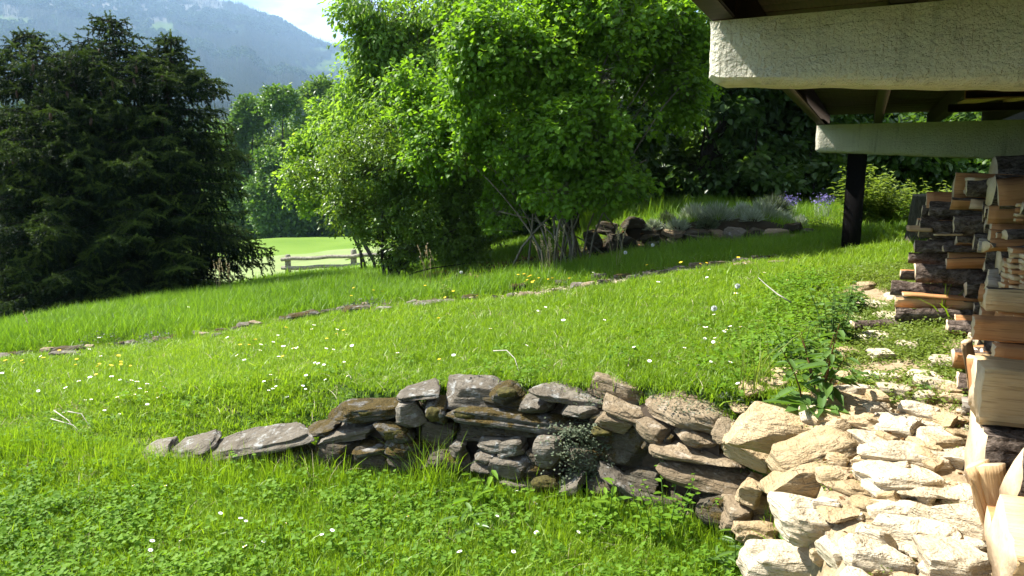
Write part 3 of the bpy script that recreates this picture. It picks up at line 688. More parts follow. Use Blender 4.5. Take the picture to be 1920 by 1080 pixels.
# the stone terrace in front on the right
terr = thing('stone_terrace', 'bright terrace edge of loosely laid pale limestone blocks beside the woodpile', 'stone terrace', (1.5, 2.5, EYE - 1.15))
bpy.context.view_layer.update()
TS = [ # x0 y0 x1 y1 tilt material lift(thickness share)
 (1362, 754, 1546, 858, 6, 't', .9), (1522, 764, 1594, 812, 4, 't', .8), (1553, 764, 1666, 816, 4, 't', .7), (1538, 726, 1654, 778, 2, 't', .4),
 (1645, 768, 1768, 814, 5, 'p', .5), (1586, 798, 1696, 854, 4, 'p', .5), (1620, 796, 1712, 824, 3, 't', .5), (1706, 788, 1796, 846, 8, 'p', .5),
 (1612, 822, 1802, 888, 6, 'p', .75), (1450, 808, 1606, 890, -12, 't', .8), (1432, 858, 1622, 938, -4, 't', .9), (1402, 898, 1466, 942, 4, 't', .8),
 (1400, 930, 1500, 990, 14, 't', .8), (1560, 888, 1646, 944, 10, 't', .5), (1614, 860, 1774, 940, 4, 'p', .7), (1662, 880, 1832, 946, 10, 'p', .4),
 (1630, 930, 1750, 986, 2, 'p', .7), (1448, 912, 1618, 1034, 10, 'p', .7), (1398, 1008, 1614, 1130, 4, 'p', .9), (1588, 1004, 1714, 1094, 8, 'p', .7),
 (1662, 968, 1796, 1046, -4, 'p', .7), (1738, 936, 1882, 1030, 8, 'p', .7), (1712, 1002, 1884, 1116, 6, 'p', .7), (1780, 792, 1828, 836, 5, 't', .5),
 (1738, 752, 1806, 796, 8, 't', .4), (1380, 972, 1466, 1026, 6, 't', .8), (1372, 744, 1416, 778, -4, 't', .5), (1400, 1120, 1560, 1230, 0, 'p', .7),
 (1550, 1090, 1720, 1190, 5, 'p', .6), (1720, 1110, 1880, 1210, -5, 'p', .6), (1860, 1040, 2000, 1140, 4, 'p', .5), (1815, 840, 1880, 880, 4, 't', .3),
 (1600, 846, 1660, 872, 5, 't', .4), (1540, 930, 1620, 990, 0, 't', .3), (1780, 900, 1850, 946, 3, 't', .3), (1600, 975, 1680, 1010, 3, 't', .4), (1490, 784, 1540, 820, 3, 't', .5), (1424, 860, 1470, 904, 8, 't', .8), (1440, 930, 1480, 980, 0, 't', .8), (1396, 990, 1450, 1024, 6, 't', .8), (1410, 960, 1470, 1000, -6, 'b', .8)]
for i, (x0, y0, x1, y1, rot, mk, th) in enumerate(TS):
    cx, cy = (x0 + x1) / 2, (y0 + y1) / 2; X, F, U = ray(cx, cy)
    edge = cx < 1470 and cy > 850
    base = G(cx, y1 - (y1 - y0) * .35)
    d = base.y
    if edge: d = max(1.0, on_wall(1395, cy) - (cy - 950) * .0042) if cy > 880 else on_wall(cx, cy)
    if i in (0,): d = 2.98
    s_ = d / F; w_ = (x1 - x0) * s_ * 1.08; H = (y1 - y0) * s_ * 1.05
    ang = math.atan2(-U, F); hh = th * H * .78 / math.cos(ang); dd = min(max((H - hh * math.cos(ang) * .8) / math.sin(ang) * .9, w_ * .45), w_ * 1.1)
    c = P(cx, cy, d)
    yaw = math.radians(np.random.default_rng(i).uniform(-14, 14))
    me = stone_mesh('stone', 700 + i, w_, dd, hh, MAT[SM[mk]], 20 if w_ > .24 else 11, 4.2, 9, .062, .4)
    ob = link('stone', me, terr); ob.matrix_parent_inverse = terr.matrix_world.inverted()
    ob.location = c + Vector((0, .02, -.01)); ob.rotation_euler = (math.radians(3), math.radians(rot), yaw)
# broken pieces wedged between the blocks
rng = np.random.default_rng(15); done = []
for i in range(260):
    y = rng.uniform(1.7, 3.2); x = terr_x(y) + rng.uniform(.0, .95)
    if (x - FACE0[0]) * VOUT[0] + (y - FACE0[1]) * VOUT[1] < .02 or any((x - a) ** 2 + (y - b) ** 2 < .095 ** 2 for a, b in done): continue
    done.append((x, y)); w_ = rng.uniform(.10, .19)
    me = stone_mesh('stone', 1400 + i, w_, w_ * rng.uniform(.55, .9), rng.uniform(.05, .085), MAT['stone_pale' if rng.random() < .6 else 'stone_tan'], 8, 4.5, 9, .055, .4)
    ob = link('stone', me, terr); ob.matrix_parent_inverse = terr.matrix_world.inverted(); ob.location = (x, y, gz(x, y) + .008); ob.rotation_euler = (rng.normal(0, .12), rng.normal(0, .12), rng.uniform(0, 6.28))
# small rubble and dry litter in the joints of the terrace
rng = np.random.default_rng(5); n = 900; yy = rng.uniform(1.2, 3.3, n); xx = terr_x(yy) + rng.uniform(.03, 1.3, n); zz = EYE + ground_rel(xx, yy)
peb = hidden_set('rubble_chip', [stone_mesh(f'rubble_{k}', 900 + k, .05, .04, .025, MAT['stone_tan' if k % 2 else 'stone_pale'], 3, 3, 4, .05) for k in range(5)])
scatter('stone_rubble', np.stack([xx, yy, zz], -1), rng.uniform(-1, 1, (n, 3)) * [.3, .3, 3.1], np.repeat(rng.uniform(.3, 1.3, (n, 1)), 3, 1), rng.integers(0, 5, n), peb, terr).matrix_parent_inverse = terr.matrix_world.inverted()

# flagstones of the path along the woodpile
path = link('stone_path', None); kind(path, 'structure')
PS = [(1606, 626, 1676, 646, 0, 'p'), (1576, 588, 1618, 610, 0, 'p'), (1600, 564, 1664, 586, 2, 'p'), (1640, 588, 1708, 607, 3, 'p'), (1684, 643, 1724, 662, 0, 'p'),
 (1566, 652, 1610, 678, 10, 't'), (1443, 694, 1494, 722, -6, 't'), (1428, 718, 1480, 734, 0, 't'), (1380, 718, 1430, 748, 0, 't'), (1618, 700, 1645, 718, 0, 'p'),
 (1645, 704, 1694, 724, 4, 'p'), (1740, 674, 1806, 692, 4, 'p'), (1608, 524, 1645, 552, -6, 't'), (1590, 610, 1612, 625, 0, 'p'), (1660, 550, 1700, 566, 0, 'p'), (1700, 700, 1760, 722, 3, 'p'), (1756, 722, 1810, 748, 3, 't'), (1560, 700, 1600, 724, 3, 't'), (1630, 660, 1680, 680, 0, 'p')]
for i, (x0, y0, x1, y1, rot, mk) in enumerate(PS):
    cx, cy = (x0 + x1) / 2, (y0 + y1) / 2; c = G(cx, cy + 2); F = ray(cx, cy)[1]; s_ = c.y / F; w_ = (x1 - x0) * s_ * 1.05
    H = (y1 - y0) * s_; me = stone_mesh('flagstone', 1000 + i, w_, min(max(H / .26, w_ * .5), w_ * 1.1), .07, MAT[SM[mk]], 8, 4, 7, .05)
    link('flagstone', me, path, c + Vector((0, 0, .012)), (0, math.radians(rot * .4), np.random.default_rng(i).uniform(-.3, .3)))

# low stone edging across the lawn
edge = thing('stone_edging', 'line of small half buried stones crossing the lawn in front of the bushes', 'stone edging', (0, 7.5, gz(0, 7.5)))
bpy.context.view_layer.update()
ES = [(530, 582, 604, 604, -7, 'm'), (638, 570, 700, 590, -4, 'm'), (698, 574, 738, 587, 0, 'g'), (772, 562, 838, 578, -5, 'g'), (98, 646, 158, 668, 0, 'd'), (88, 658, 150, 672, 0, 'g'),
 (0, 658, 62, 670, -2, 'm'), (398, 624, 418, 635, 0, 'g'), (1108, 511, 1140, 528, 0, 'g'), (952, 530, 992, 546, -4, 'm'), (1150, 512, 1192, 524, -3, 'm'), (1328, 486, 1368, 505, 4, 'b'),
 (1368, 490, 1432, 502, -4, 'b'), (1228, 504, 1302, 518, -3, 'g'), (430, 612, 472, 622, 0, 'm'), (280, 632, 330, 646, 0, 'd'), (230, 640, 262, 650, 0, 'g'), (1040, 524, 1076, 536, 0, 'm'),
 (860, 552, 900, 564, -3, 'm'), (1300, 498, 1332, 508, 0, 'b'), (1440, 488, 1486, 497, 0, 'b'), (600, 578, 640, 590, 0, 'd'), (830, 556, 858, 566, 0, 'd')]
for i, (x0, y0, x1, y1, rot, mk) in enumerate(ES):
    cx, cy = (x0 + x1) / 2, (y0 + y1) / 2; c = G(cx, y1 - 2); F = ray(cx, cy)[1]; s_ = c.y / F; w_ = (x1 - x0) * s_; hh = (y1 - y0) * s_ * .9
    me = stone_mesh('stone', 1100 + i, w_, w_ * .6, hh, MAT[SM[mk]], 6, 4, 6, .06)
    ob = link('stone', me, edge); ob.matrix_parent_inverse = edge.matrix_world.inverted(); ob.location = c + Vector((0, 0, hh * .42)); ob.rotation_euler = (0, math.radians(rot), .1)
rng = np.random.default_rng(16)
for i in range(46):
    x = -6.0 + 8.8 * (i + rng.random()) / 46; y = float(path_line(x)) + rng.normal(0, .07); w_ = rng.uniform(.09, .24)
    me = stone_mesh('stone', 1700 + i, w_, w_ * .7, rng.uniform(.06, .11), MAT['stone_moss' if i % 3 == 0 else 'stone_grey' if i % 3 == 1 else 'stone_brown'], 6, 4.5, 8, .06)
    ob = link('stone', me, edge); ob.matrix_parent_inverse = edge.matrix_world.inverted(); ob.location = (x, y - .05, gz(x, y) + .03); ob.rotation_euler = (rng.normal(0, .1), rng.normal(0, .12), rng.normal(0, .3))
# gravel along it
rng = np.random.default_rng(6); n = 9000; xx = rng.uniform(-.4, 3.2, n); yy = path_line(xx) + rng.normal(0, .2, n); k = rng.random(n) < gravel_mask(xx, yy) * 1.1; xx, yy = xx[k], yy[k]; n = len(xx)
grv = hidden_set('gravel_chip', [stone_mesh(f'gravel_{q}', 950 + q, .04, .032, .022, MAT['stone_brown' if q % 2 else 'stone_pale'], 2, 3, 3, .05) for q in range(4)])
scatter('gravel', np.stack([xx, yy, EYE + ground_rel(xx, yy) + .012], -1), rng.uniform(-1, 1, (n, 3)) * [.4, .4, 3.1], np.repeat(rng.uniform(.3, 1.1, (n, 1)), 3, 1), rng.integers(0, 4, n), grv)

# rockery bank behind the lawn, right of the bushes
rock_ = thing('rockery', 'low bank of rough stones with lavender and silvery cushions above it', 'rockery', (2.6, 9.3, gz(2.6, 9.0)))
bpy.context.view_layer.update()
RS = [(1192, 432, 1240, 452, 0, 'g'), (1210, 447, 1240, 460, 0, 'g'), (1238, 430, 1290, 447, 0, 'b'), (1282, 442, 1332, 462, 0, 'g'), (1358, 425, 1404, 448, 0, 'g'), (1428, 424, 1472, 441, 0, 'b'),
 (1498, 426, 1526, 440, 0, 'b'), (1160, 406, 1216, 432, 0, 'd'), (1130, 436, 1196, 474, 0, 'd'), (1328, 446, 1362, 462, 0, 'd'), (1438, 438, 1502, 452, -3, 'b'), (1398, 428, 1432, 448, 0, 'd'),
 (1116, 412, 1164, 440, 0, 'd'), (1236, 446, 1284, 464, 0, 'd'), (1402, 446, 1440, 458, 0, 'b'), (1196, 458, 1240, 474, 0, 'd'), (1284, 424, 1330, 444, 0, 'd'), (1330, 428, 1360, 446, 0, 'b'), (1466, 418, 1504, 432, 0, 'd'), (1090, 436, 1132, 470, 0, 'd')]
for i, (x0, y0, x1, y1, rot, mk) in enumerate(RS):
    cx, cy = (x0 + x1) / 2, (y0 + y1) / 2; X, F, U = ray(cx, cy); y = 9.3
    for _ in range(8): y = float(rock_y(X / F * y)) + .08 + (456 - cy) * .005
    s_ = y / F; w_ = (x1 - x0) * s_ * 1.05; hh = (y1 - y0) * s_ * 1.05; c = P(cx, cy, y)
    me = stone_mesh('stone', 1200 + i, w_ * (.8 + .07 * (i % 6)), .26, hh * (.7 + .12 * (i % 5)), MAT[SM[mk if i % 3 else 'd']], 9, 4.5, 10, .06)
    ob = link('stone', me, rock_); ob.matrix_parent_inverse = rock_.matrix_world.inverted(); ob.location = c + Vector((0, (i * 7 % 5 - 2) * .03, (i * 5 % 4 - 2) * .012)); ob.rotation_euler = (.12 * (i % 3 - 1), math.radians(rot + (i * 11 % 9 - 4) * 2.2), -.18 + .15 * (i % 4 - 1.5))
# ------------------------------------------------------------------ the chalet's balcony overhead
YAW = math.atan2(-VOUT[1], -VOUT[0])                     # x axis of the building runs from the balcony edge towards the house
E0 = P(1331, 39, 2.6)                                    # outer top corner of the near beam
def bpt(a, b, z):                                        # a towards the house, b along the house (away), z above eye level
    return Vector((E0.x - VOUT[0] * a + UDIR[0] * b, E0.y - VOUT[1] * a + UDIR[1] * b, EYE + z))
chalet = thing('chalet', 'chalet balcony with roughcast concrete beams, dark joists and a black post', 'house', bpt(2.0, 5.0, -1.0))
chalet.rotation_euler = (0, 0, YAW); bpy.context.view_layer.update(); CI = chalet.matrix_world.inverted()
def bpart(name, V, F, mats, smooth=False, sharp=None, parent=None):
    """V in building coordinates (a, b, z above eye)"""
    W = np.array([tuple(CI @ bpt(*v)) for v in V]); me = new_mesh(name, W, F, mats, smooth)
    if sharp: me.set_sharp_from_angle(angle=math.radians(sharp))
    return link(name, me, parent or chalet)
HT = .52                                                 # top of the beams above eye level
B2b = 5.93
def beam(b0, h0, h1, a1, thick, nseg=60):
    """cantilever beam, deeper towards the house; gridded so that the roughcast has real relief"""
    na, nh, nb_ = nseg, 10, 6; V = []; Q = []
    def surf(fn, nu, nv_, flip=False):
        o_ = len(V)
        for i in range(nu + 1):
            for j in range(nv_ + 1): V.append(fn(i / nu, j / nv_))
        for i in range(nu):
            for j in range(nv_):
                q = [o_ + i * (nv_ + 1) + j, o_ + (i + 1) * (nv_ + 1) + j, o_ + (i + 1) * (nv_ + 1) + j + 1, o_ + i * (nv_ + 1) + j + 1]; Q.append(q[::-1] if flip else q)
    def pt(u, bb, hh):
        a = u * a1; h = h0 + (h1 - h0) * u; z = HT - h * (1 - hh); p = np.array([a, b0 + bb * thick, z])
        k = 9.0; nz = mnoise.noise((p[0] * k, p[1] * k, p[2] * k)) * .006 + mnoise.noise((p[0] * 26, p[1] * 26, p[2] * 26)) * .004
        if hh == 1: return p + np.array([0, 0, 0])
        c = np.array([a1 / 2, b0 + thick / 2, HT - h / 2]); dv = np.array([-1.0 if u == 0 else 0, (bb - .5) * 1.6, (hh - .5) * 1.6]); dv /= max(np.linalg.norm(dv), 1e-6)
        rnd_ = .016 * ((u == 0) + (bb in (0, 1)) + (hh in (0,)) - 1) if (u == 0) + (bb in (0, 1)) + (hh == 0) > 1 else 0
        return p + dv * (nz - rnd_)
    surf(lambda u, v: pt(u, 0, v), na, nh); surf(lambda u, v: pt(u, 1, v), na, nh, True)
    surf(lambda u, v: pt(u, v, 0), na, nb_, True); surf(lambda u, v: pt(u, v, 1), na, nb_); surf(lambda u, v: pt(0, u, v), nb_, nh, True)
    surf(lambda u, v: pt(1, u, v), nb_, nh)
    V_ = np.array(V); key = {}; remap = np.zeros(len(V_), int); out = []
    for i, p in enumerate(V_):
        k = tuple(np.round(p, 4))
        if k not in key: key[k] = len(out); out.append(p)
        remap[i] = key[k]
    return np.array(out), [remap[np.array(Q)]]
V, F = beam(0, .205, .335, 2.15, .20); bpart('concrete_beam', V, F, (MAT['plaster'],), True, 50)
V, F = beam(B2b, .285, .40, 2.15, .24); bpart('concrete_beam', V, F, (MAT['plaster'],), True, 50)
def box_ab(a0, a1, b0, b1, z0, z1, bev=.004):
    return box_np(a1 - a0, b1 - b0, z1 - z0, ((a0 + a1) / 2, (b0 + b1) / 2, (z0 + z1) / 2), bev)
# rim beam on the outer edge, joists, boards
def hollow(a, b0, b1, z0, z1, w_, name):
    V, F = box_ab(a, a + w_, b0, b1, z0, z1, .006); return bpart(name, V, F, (MAT['beam_wood'],))
hollow(.0, -3.4, -.004, HT + .003, HT + .165, .085, 'rim_beam'); hollow(.0, .004, B2b + .9, HT + .003, HT + .165, .085, 'rim_beam')
for a in (.55, 1.08, 1.6, 2.05):
    hollow(a, -3.4, -.004, HT + .003, HT + .150, .08, 'joist'); hollow(a, .004, B2b + .9, HT + .003, HT + .150, .08, 'joist')
bme = None
rngb = np.random.default_rng(3); b = -3.4
while b < B2b + .85:
    V, F = box_np(2.28, .132, .028, (0, 0, 0), .003); c = bpt(1.06, b + .07, HT + .182 + rngb.uniform(0, .003))
    if bme is None: bme = new_mesh('deck_board', V, F, (MAT['board_wood'],))
    link('deck_board', bme, chalet, CI @ c); b += .139
# unseen slab added over the boards so that the sun is really shut out, parapet board above the rim
V, F = box_ab(-.03, 2.2, -3.42, B2b + .92, HT + .205, HT + .25); bpart('deck_slab', V, F, (MAT['board_wood'],))
# post under the far beam
pt_ = P(1608, 288, 7.9); pb = P(1592, 476, 7.9)
tb = [Vector((pb.x + .01, 7.9, gz(pb.x, 7.9) - .15)), Vector((pt_.x + .0, 7.9, EYE + HT - .30))]
V, F = box_np(.19, .19, tb[1].z - tb[0].z, (0, 0, 0), .008); me = new_mesh('support_post', V, F, (MAT['post_wood'],))
ob = link('support_post', me, chalet); ob.location = CI @ ((tb[0] + tb[1]) / 2)
lean = math.atan2(tb[1].x - tb[0].x, tb[1].z - tb[0].z); ob.rotation_euler = (Matrix.Rotation(-YAW, 4, 'Z') @ Matrix.Rotation(lean, 4, 'Y') @ Matrix.Rotation(YAW, 4, 'Z')).to_euler()
# house wall behind the wood, and the higher storey that carries the balcony
V, F = box_ab(2.16, 2.42, -4.0, 9.5, -2.2, 3.4); bpart('house_wall', V, F, (M_simple('dark_timber_wall', (.04, .027, .018), .85, 8, .4, .003),))
# shelf hung under the joists with strips of kindling on it
V, F = box_ab(1.02, 2.12, 2.55, 2.60, HT - .075, HT - .02, .003); bpart('shelf_rail', V, F, (M_simple('reddish_rail', (.16, .065, .03), .8, 10, .4, .002),))
V, F = box_ab(1.02, 2.12, 3.6, 3.66, HT - .075, HT - .02, .003); bpart('shelf_rail', V, F, (MAT['beam_wood'],))
KL = ['top', 'second', 'third', 'fourth', 'fifth', 'sixth', 'seventh', 'eighth', 'ninth']
for i in range(9):
    V, F = box_np(.045 + .012 * (i % 3), 1.15, .018, (0, 0, 0), .002); me = new_mesh('kindling_strip', V, F, (MAT['wood_orange' if i % 2 else 'wood_pale'],))
    c = bpt(1.18 + .095 * i, 3.1 + .02 * (i % 2), HT - .009 + .0005 * i + (.019 if i % 2 else 0)); ob = link('kindling_strip', me, None, c, (0, 0, YAW + .25 + .06 * ((i * 7) % 5 - 2)))
    tag(ob, f'sawn wooden strip lying on the rails under the balcony, {["first", "second", "third", "fourth", "fifth", "sixth", "seventh", "eighth", "ninth"][i]} from the outer end', 'wood strip', 'wooden strips stored under the balcony')

# ------------------------------------------------------------------ firewood
WM = (MAT['wood_pale'], MAT['wood_orange'], MAT['log_bark'], MAT['wood_end'], MAT['wood_grey'])
def log_mesh(name, seed, L, r, shape, face=0):
    """a log along local x: shape quarter / half / round / plank / wedge; split faces, bark and sawn ends have their own material"""
    rng = np.random.default_rng(seed)
    if shape == 'round': a = np.linspace(0, 2 * np.pi, 15)[:-1]; pts = [(math.cos(q) * r * rng.uniform(.92, 1.06), math.sin(q) * r * rng.uniform(.92, 1.06)) for q in a]; mats = [2] * 14
    elif shape == 'half': a = np.linspace(0, np.pi, 9); pts = [(math.cos(q) * r * rng.uniform(.94, 1.05), math.sin(q) * r * rng.uniform(.9, 1.0) - r * .4) for q in a] + [(-r * .33, -r * .4 + rng.uniform(-.06, .06) * r), (r * .33, -r * .4 + rng.uniform(-.06, .06) * r)]; mats = [2] * 8 + [face] * 3
    elif shape == 'quarter': a = np.linspace(0, np.pi / 2, 6); pts = [(math.cos(q) * r * 1.25 * rng.uniform(.94, 1.05) - r * .5, math.sin(q) * r * 1.25 * rng.uniform(.94, 1.05) - r * .5) for q in a] + [(-r * .5 + rng.uniform(-.05, .05) * r, r * .1), (-r * .52, -r * .52), (r * .1, -r * .5 + rng.uniform(-.06, .06) * r)]; mats = [2] * 5 + [face] * 4
    elif shape in ('block', 'barktop'):
        cs_ = [(r, -r * .96), (r, r * .93), (-r * .95, r), (-r, -r * .97)]; pts = []; mats = []
        for e in range(4):
            (y0, z0), (y1, z1) = cs_[e], cs_[(e + 1) % 4]
            for k in range(7):
                q = k / 7; j = rng.normal(0, .022 * r) if k else 0; yy, zz = y0 + (y1 - y0) * q, z0 + (z1 - z0) * q
                pts.append((yy + (j if e in (0, 2) else 0), zz + (j if e in (1, 3) else 0))); mats.append(2 if shape == 'barktop' and (e == 1 or (e == 2 and k < 3)) else face)
    elif shape == 'wedge': pts = [(r * 1.1, -r * .42), (r * 1.05, r * .30), (r * .4, r * .36), (-r * .4, r * .10), (-r * 1.1, -r * .22), (-r * .4, -r * .40)]; mats = [2, face, face, face, face, face]
    else:
        h = r * .16; pts = [(r, -h), (r * 1.02, h), (r * .3, h * 1.2), (-r * .4, h * .9), (-r, h), (-r * .98, -h), (-r * .3, -h * 1.15), (r * .4, -h)]; mats = [face] * 8
    pts = np.array(pts); n = len(pts); ns = 9; V = []; Q = []; MI = []
    for i in range(ns):
        x = -L / 2 + L * i / (ns - 1); tw = 1 + .02 * math.sin(i * 1.3 + seed); off = rng.normal(0, .004, 2) * .5
        for k, (y, z) in enumerate(pts):
            nz = mnoise.noise((x * 14 + seed, y * 22, z * 22)) * (.012 if mats[k] == 2 else .0035) * min(1, r / .07)
            ll = math.hypot(y, z) + 1e-6; V.append((x + (rng.uniform(-.004, .004) if i in (0, ns - 1) else 0), y * tw + y / ll * nz + off[0] * .4, z * tw + z / ll * nz + off[1] * .4))
    for i in range(ns - 1):
        for k in range(n): Q.append([i * n + k, (i + 1) * n + k, (i + 1) * n + (k + 1) % n, i * n + (k + 1) % n]); MI.append(mats[k])
    T = []; cen = pts.mean(0)
    for e, i in ((-1, 0), (1, ns - 1)):
        o_ = len(V); V.append((-L / 2 if e < 0 else L / 2, cen[0], cen[1]))
        for k in range(n): T.append([o_, i * n + k, i * n + (k + 1) % n] if e < 0 else [o_, i * n + (k + 1) % n, i * n + k])
    me = new_mesh(name, V, [np.array(T), np.array(Q)], WM, False, None, [3] * len(T) + MI)
    return me
ORD = ['first', 'second', 'third', 'fourth', 'fifth', 'sixth', 'seventh', 'eighth', 'ninth', 'tenth', 'eleventh', 'twelfth', 'thirteenth', 'fourteenth', 'fifteenth', 'sixteenth', 'seventeenth', 'eighteenth', 'nineteenth']
ORD += ['twentieth'] + ['twenty-' + q for q in ORD[:9]] + ['thirtieth'] + ['thirty-' + q for q in ORD[:9]]
def log(label, c, L, r, shape, face, roll, seed, tilt=0.0, dyaw=0.0, sy=1.0, sz=1.0):
    me = log_mesh('firewood_log', seed, L, r, shape, face)
    ob = link('firewood_log', me, None, c); ob.rotation_euler = (Matrix.Rotation(YAW + dyaw, 4, 'Z') @ Matrix.Rotation(tilt, 4, 'Y') @ Matrix.Rotation(roll, 4, 'X')).to_euler(); ob.scale = (1, sy, sz)
    return tag(ob, label, 'firewood log', 'split firewood stacked under the balcony')
def on_face(px, py, out=0.0):   # forward distance where a sight line meets the plane of the pile's front, moved out by 'out'
    X, F, U = ray(px, py); x0, y0 = FACE0 + VOUT * out; k = UDIR[0] / UDIR[1]
    return (x0 - k * y0) / (X / F - k)
# hero logs: left end centre (px, py), out from the face, length, radius ...
def hero(label, px, py, d, L, r, shape, face, roll, seed, tilt=0.0, dyaw=0.0, sy=1.0, sz=1.0):
    p = P(px, py, d); dirv = Matrix.Rotation(YAW + dyaw, 3, 'Z') @ (Matrix.Rotation(tilt, 3, 'Y') @ Vector((1, 0, 0)))
    return log(label, p + dirv * (L / 2), L, r, shape, face, roll, seed, tilt, dyaw, sy, sz)
q2 = math.pi / 2
hero('huge pale split block with rippled grain near the frame edge, on the bark log', 1830, 727, 2.45, .46, .098, 'block', 0, .04, 1, 0, .05)
hero('thick log with grey bark on top and ochre split face, below the rippled pale block', 1826, 862, 2.42, .46, .145, 'barktop', 0, .05, 2, 0, .05)
hero('pale thin split wedge leaning upright against the bark log near the stones', 1832, 870, 2.22, .24, .045, 'wedge', 0, .6, 3, 1.25, 0)
hero('second pale wedge leaning beside the first, nearer the bark log', 1856, 872, 2.2, .24, .04, 'wedge', 0, 1.2, 4, 1.35, 0)
hero('rounded white log end cut by the right frame edge, lowest of the near pile', 1898, 905, 2.05, .40, .12, 'half', 0, 2.2, 5, .05, .1)
hero('brown split log lying on the stones under the leaning wedges', 1852, 985, 2.12, .42, .09, 'quarter', 1, math.pi, 6)
hero('large pale split block at the lower right corner of the terrace', 1876, 1030, 1.9, .45, .11, 'block', 0, .5, 7, 0, .1)
# middle courses
hero('square ended pale split block standing left of the ochre block over the upright pieces', 1824, 612, 2.8, .26, .042, 'block', 1, .1, 9)
hero('big split log with bark right side and pale end under the shaded planks', 1846, 562, 3.0, .36, .075, 'quarter', 0, 0, 10)
hero('bright upright split piece leaning in front of the middle pile', 1812, 640, 3.05, .22, .045, 'wedge', 0, .3, 11, 1.35)
hero('second upright split piece leaning left of the rippled block', 1826, 668, 2.85, .24, .045, 'quarter', 1, .3, 12, 1.4)
hero('bark topped split log at the foot of the middle pile beside the path weeds', 1786, 668, 3.3, .34, .075, 'quarter', 1, .5, 13)
hero('ochre faced square block under the dark little branch log', 1862, 664, 2.65, .28, .04, 'block', 1, .05, 15)
hero('dark little branch log resting on the ochre block in the middle pile', 1872, 650, 2.8, .3, .028, 'round', 0, 0, 14)
# far end stack, logs seen from the side; left end (px, py)
FE = [('round bark log end at the foot of the far end stack, on the path', 1679, 588, 4.3, .40, .050, 'quarter', 1, 2.6), ('bark covered quarter log with pale end, second from the ground in the far stack', 1678, 564, 4.35, .42, .055, 'quarter', 0, .4),
 ('thin orange plank lying between the two lowest bark logs of the far stack', 1692, 551, 4.3, .40, .05, 'plank', 1, 0), ('dark whole bark log above the thin orange plank', 1671, 538, 4.45, .42, .048, 'round', 0, 0),
 ('reddish split log end poking out left of the orange faced log', 1688, 514, 4.5, .26, .052, 'quarter', 1, math.pi), ('log with rough grey bark and a bright orange split face in the far stack', 1716, 508, 4.35, .36, .072, 'half', 1, .55),
 ('short split chunk with orange face lying on the grey barked log', 1704, 482, 4.5, .22, .045, 'quarter', 1, 2.8), ('sunlit rough bark log high in the far stack beside the shadow edge', 1714, 462, 4.45, .36, .065, 'half', 0, .1),
 ('strip of silver bark lying in the shadow beside the sunlit bark log', 1768, 466, 4.25, .24, .04, 'half', 0, 0), ('pale pointed stone like chunk sticking out left at the top of the far stack', 1700, 427, 4.5, .14, .045, 'wedge', 0, 0),
 ('dark bark log directly under the big shaded rounds', 1724, 428, 4.5, .36, .06, 'round', 0, 0), ('short yellow plank end resting in the dark bark below the round', 1752, 440, 4.2, .14, .025, 'plank', 0, 0),
 ('huge dark log round on top of the far stack', 1742, 392, 4.55, .40, .085, 'half', 0, .0), ('biggest shaded block leaning on top of the far stack', 1788, 352, 4.6, .46, .13, 'quarter', 1, 0.0),
 ('black trunk piece at the very top of the pile under the far beam', 1862, 345, 4.6, .6, .17, 'round', 0, 0), ('shaded log behind the planks, right of the dark round', 1800, 420, 4.3, .4, .075, 'half', 1, 0.0), ('dim split log over the kindling planks at the frame edge', 1880, 385, 3.9, .4, .07, 'quarter', 0, 0.5)]
for i, (lb, px, py, d, L, r, sh, fc, roll) in enumerate(FE):
    hero(lb, px, py, d, L, r, sh, fc, roll, 40 + i, math.radians((i * 37 % 7) - 3), .06 * ((i % 3) - 1))
for k in range(11):
    r_ = .055 + .012 * (k % 3); p = P(1722 + 9 * (k % 4), 590 - 21 * k, 4.72)
    log(f'dark shaded log deep inside the far stack, {ORD[k]} upward from its foot', p - Vector(tuple(VOUT) + (0,)) * .2, .42, r_, ['round', 'half', 'quarter'][k % 3], 1, .4 * k, 80 + k)
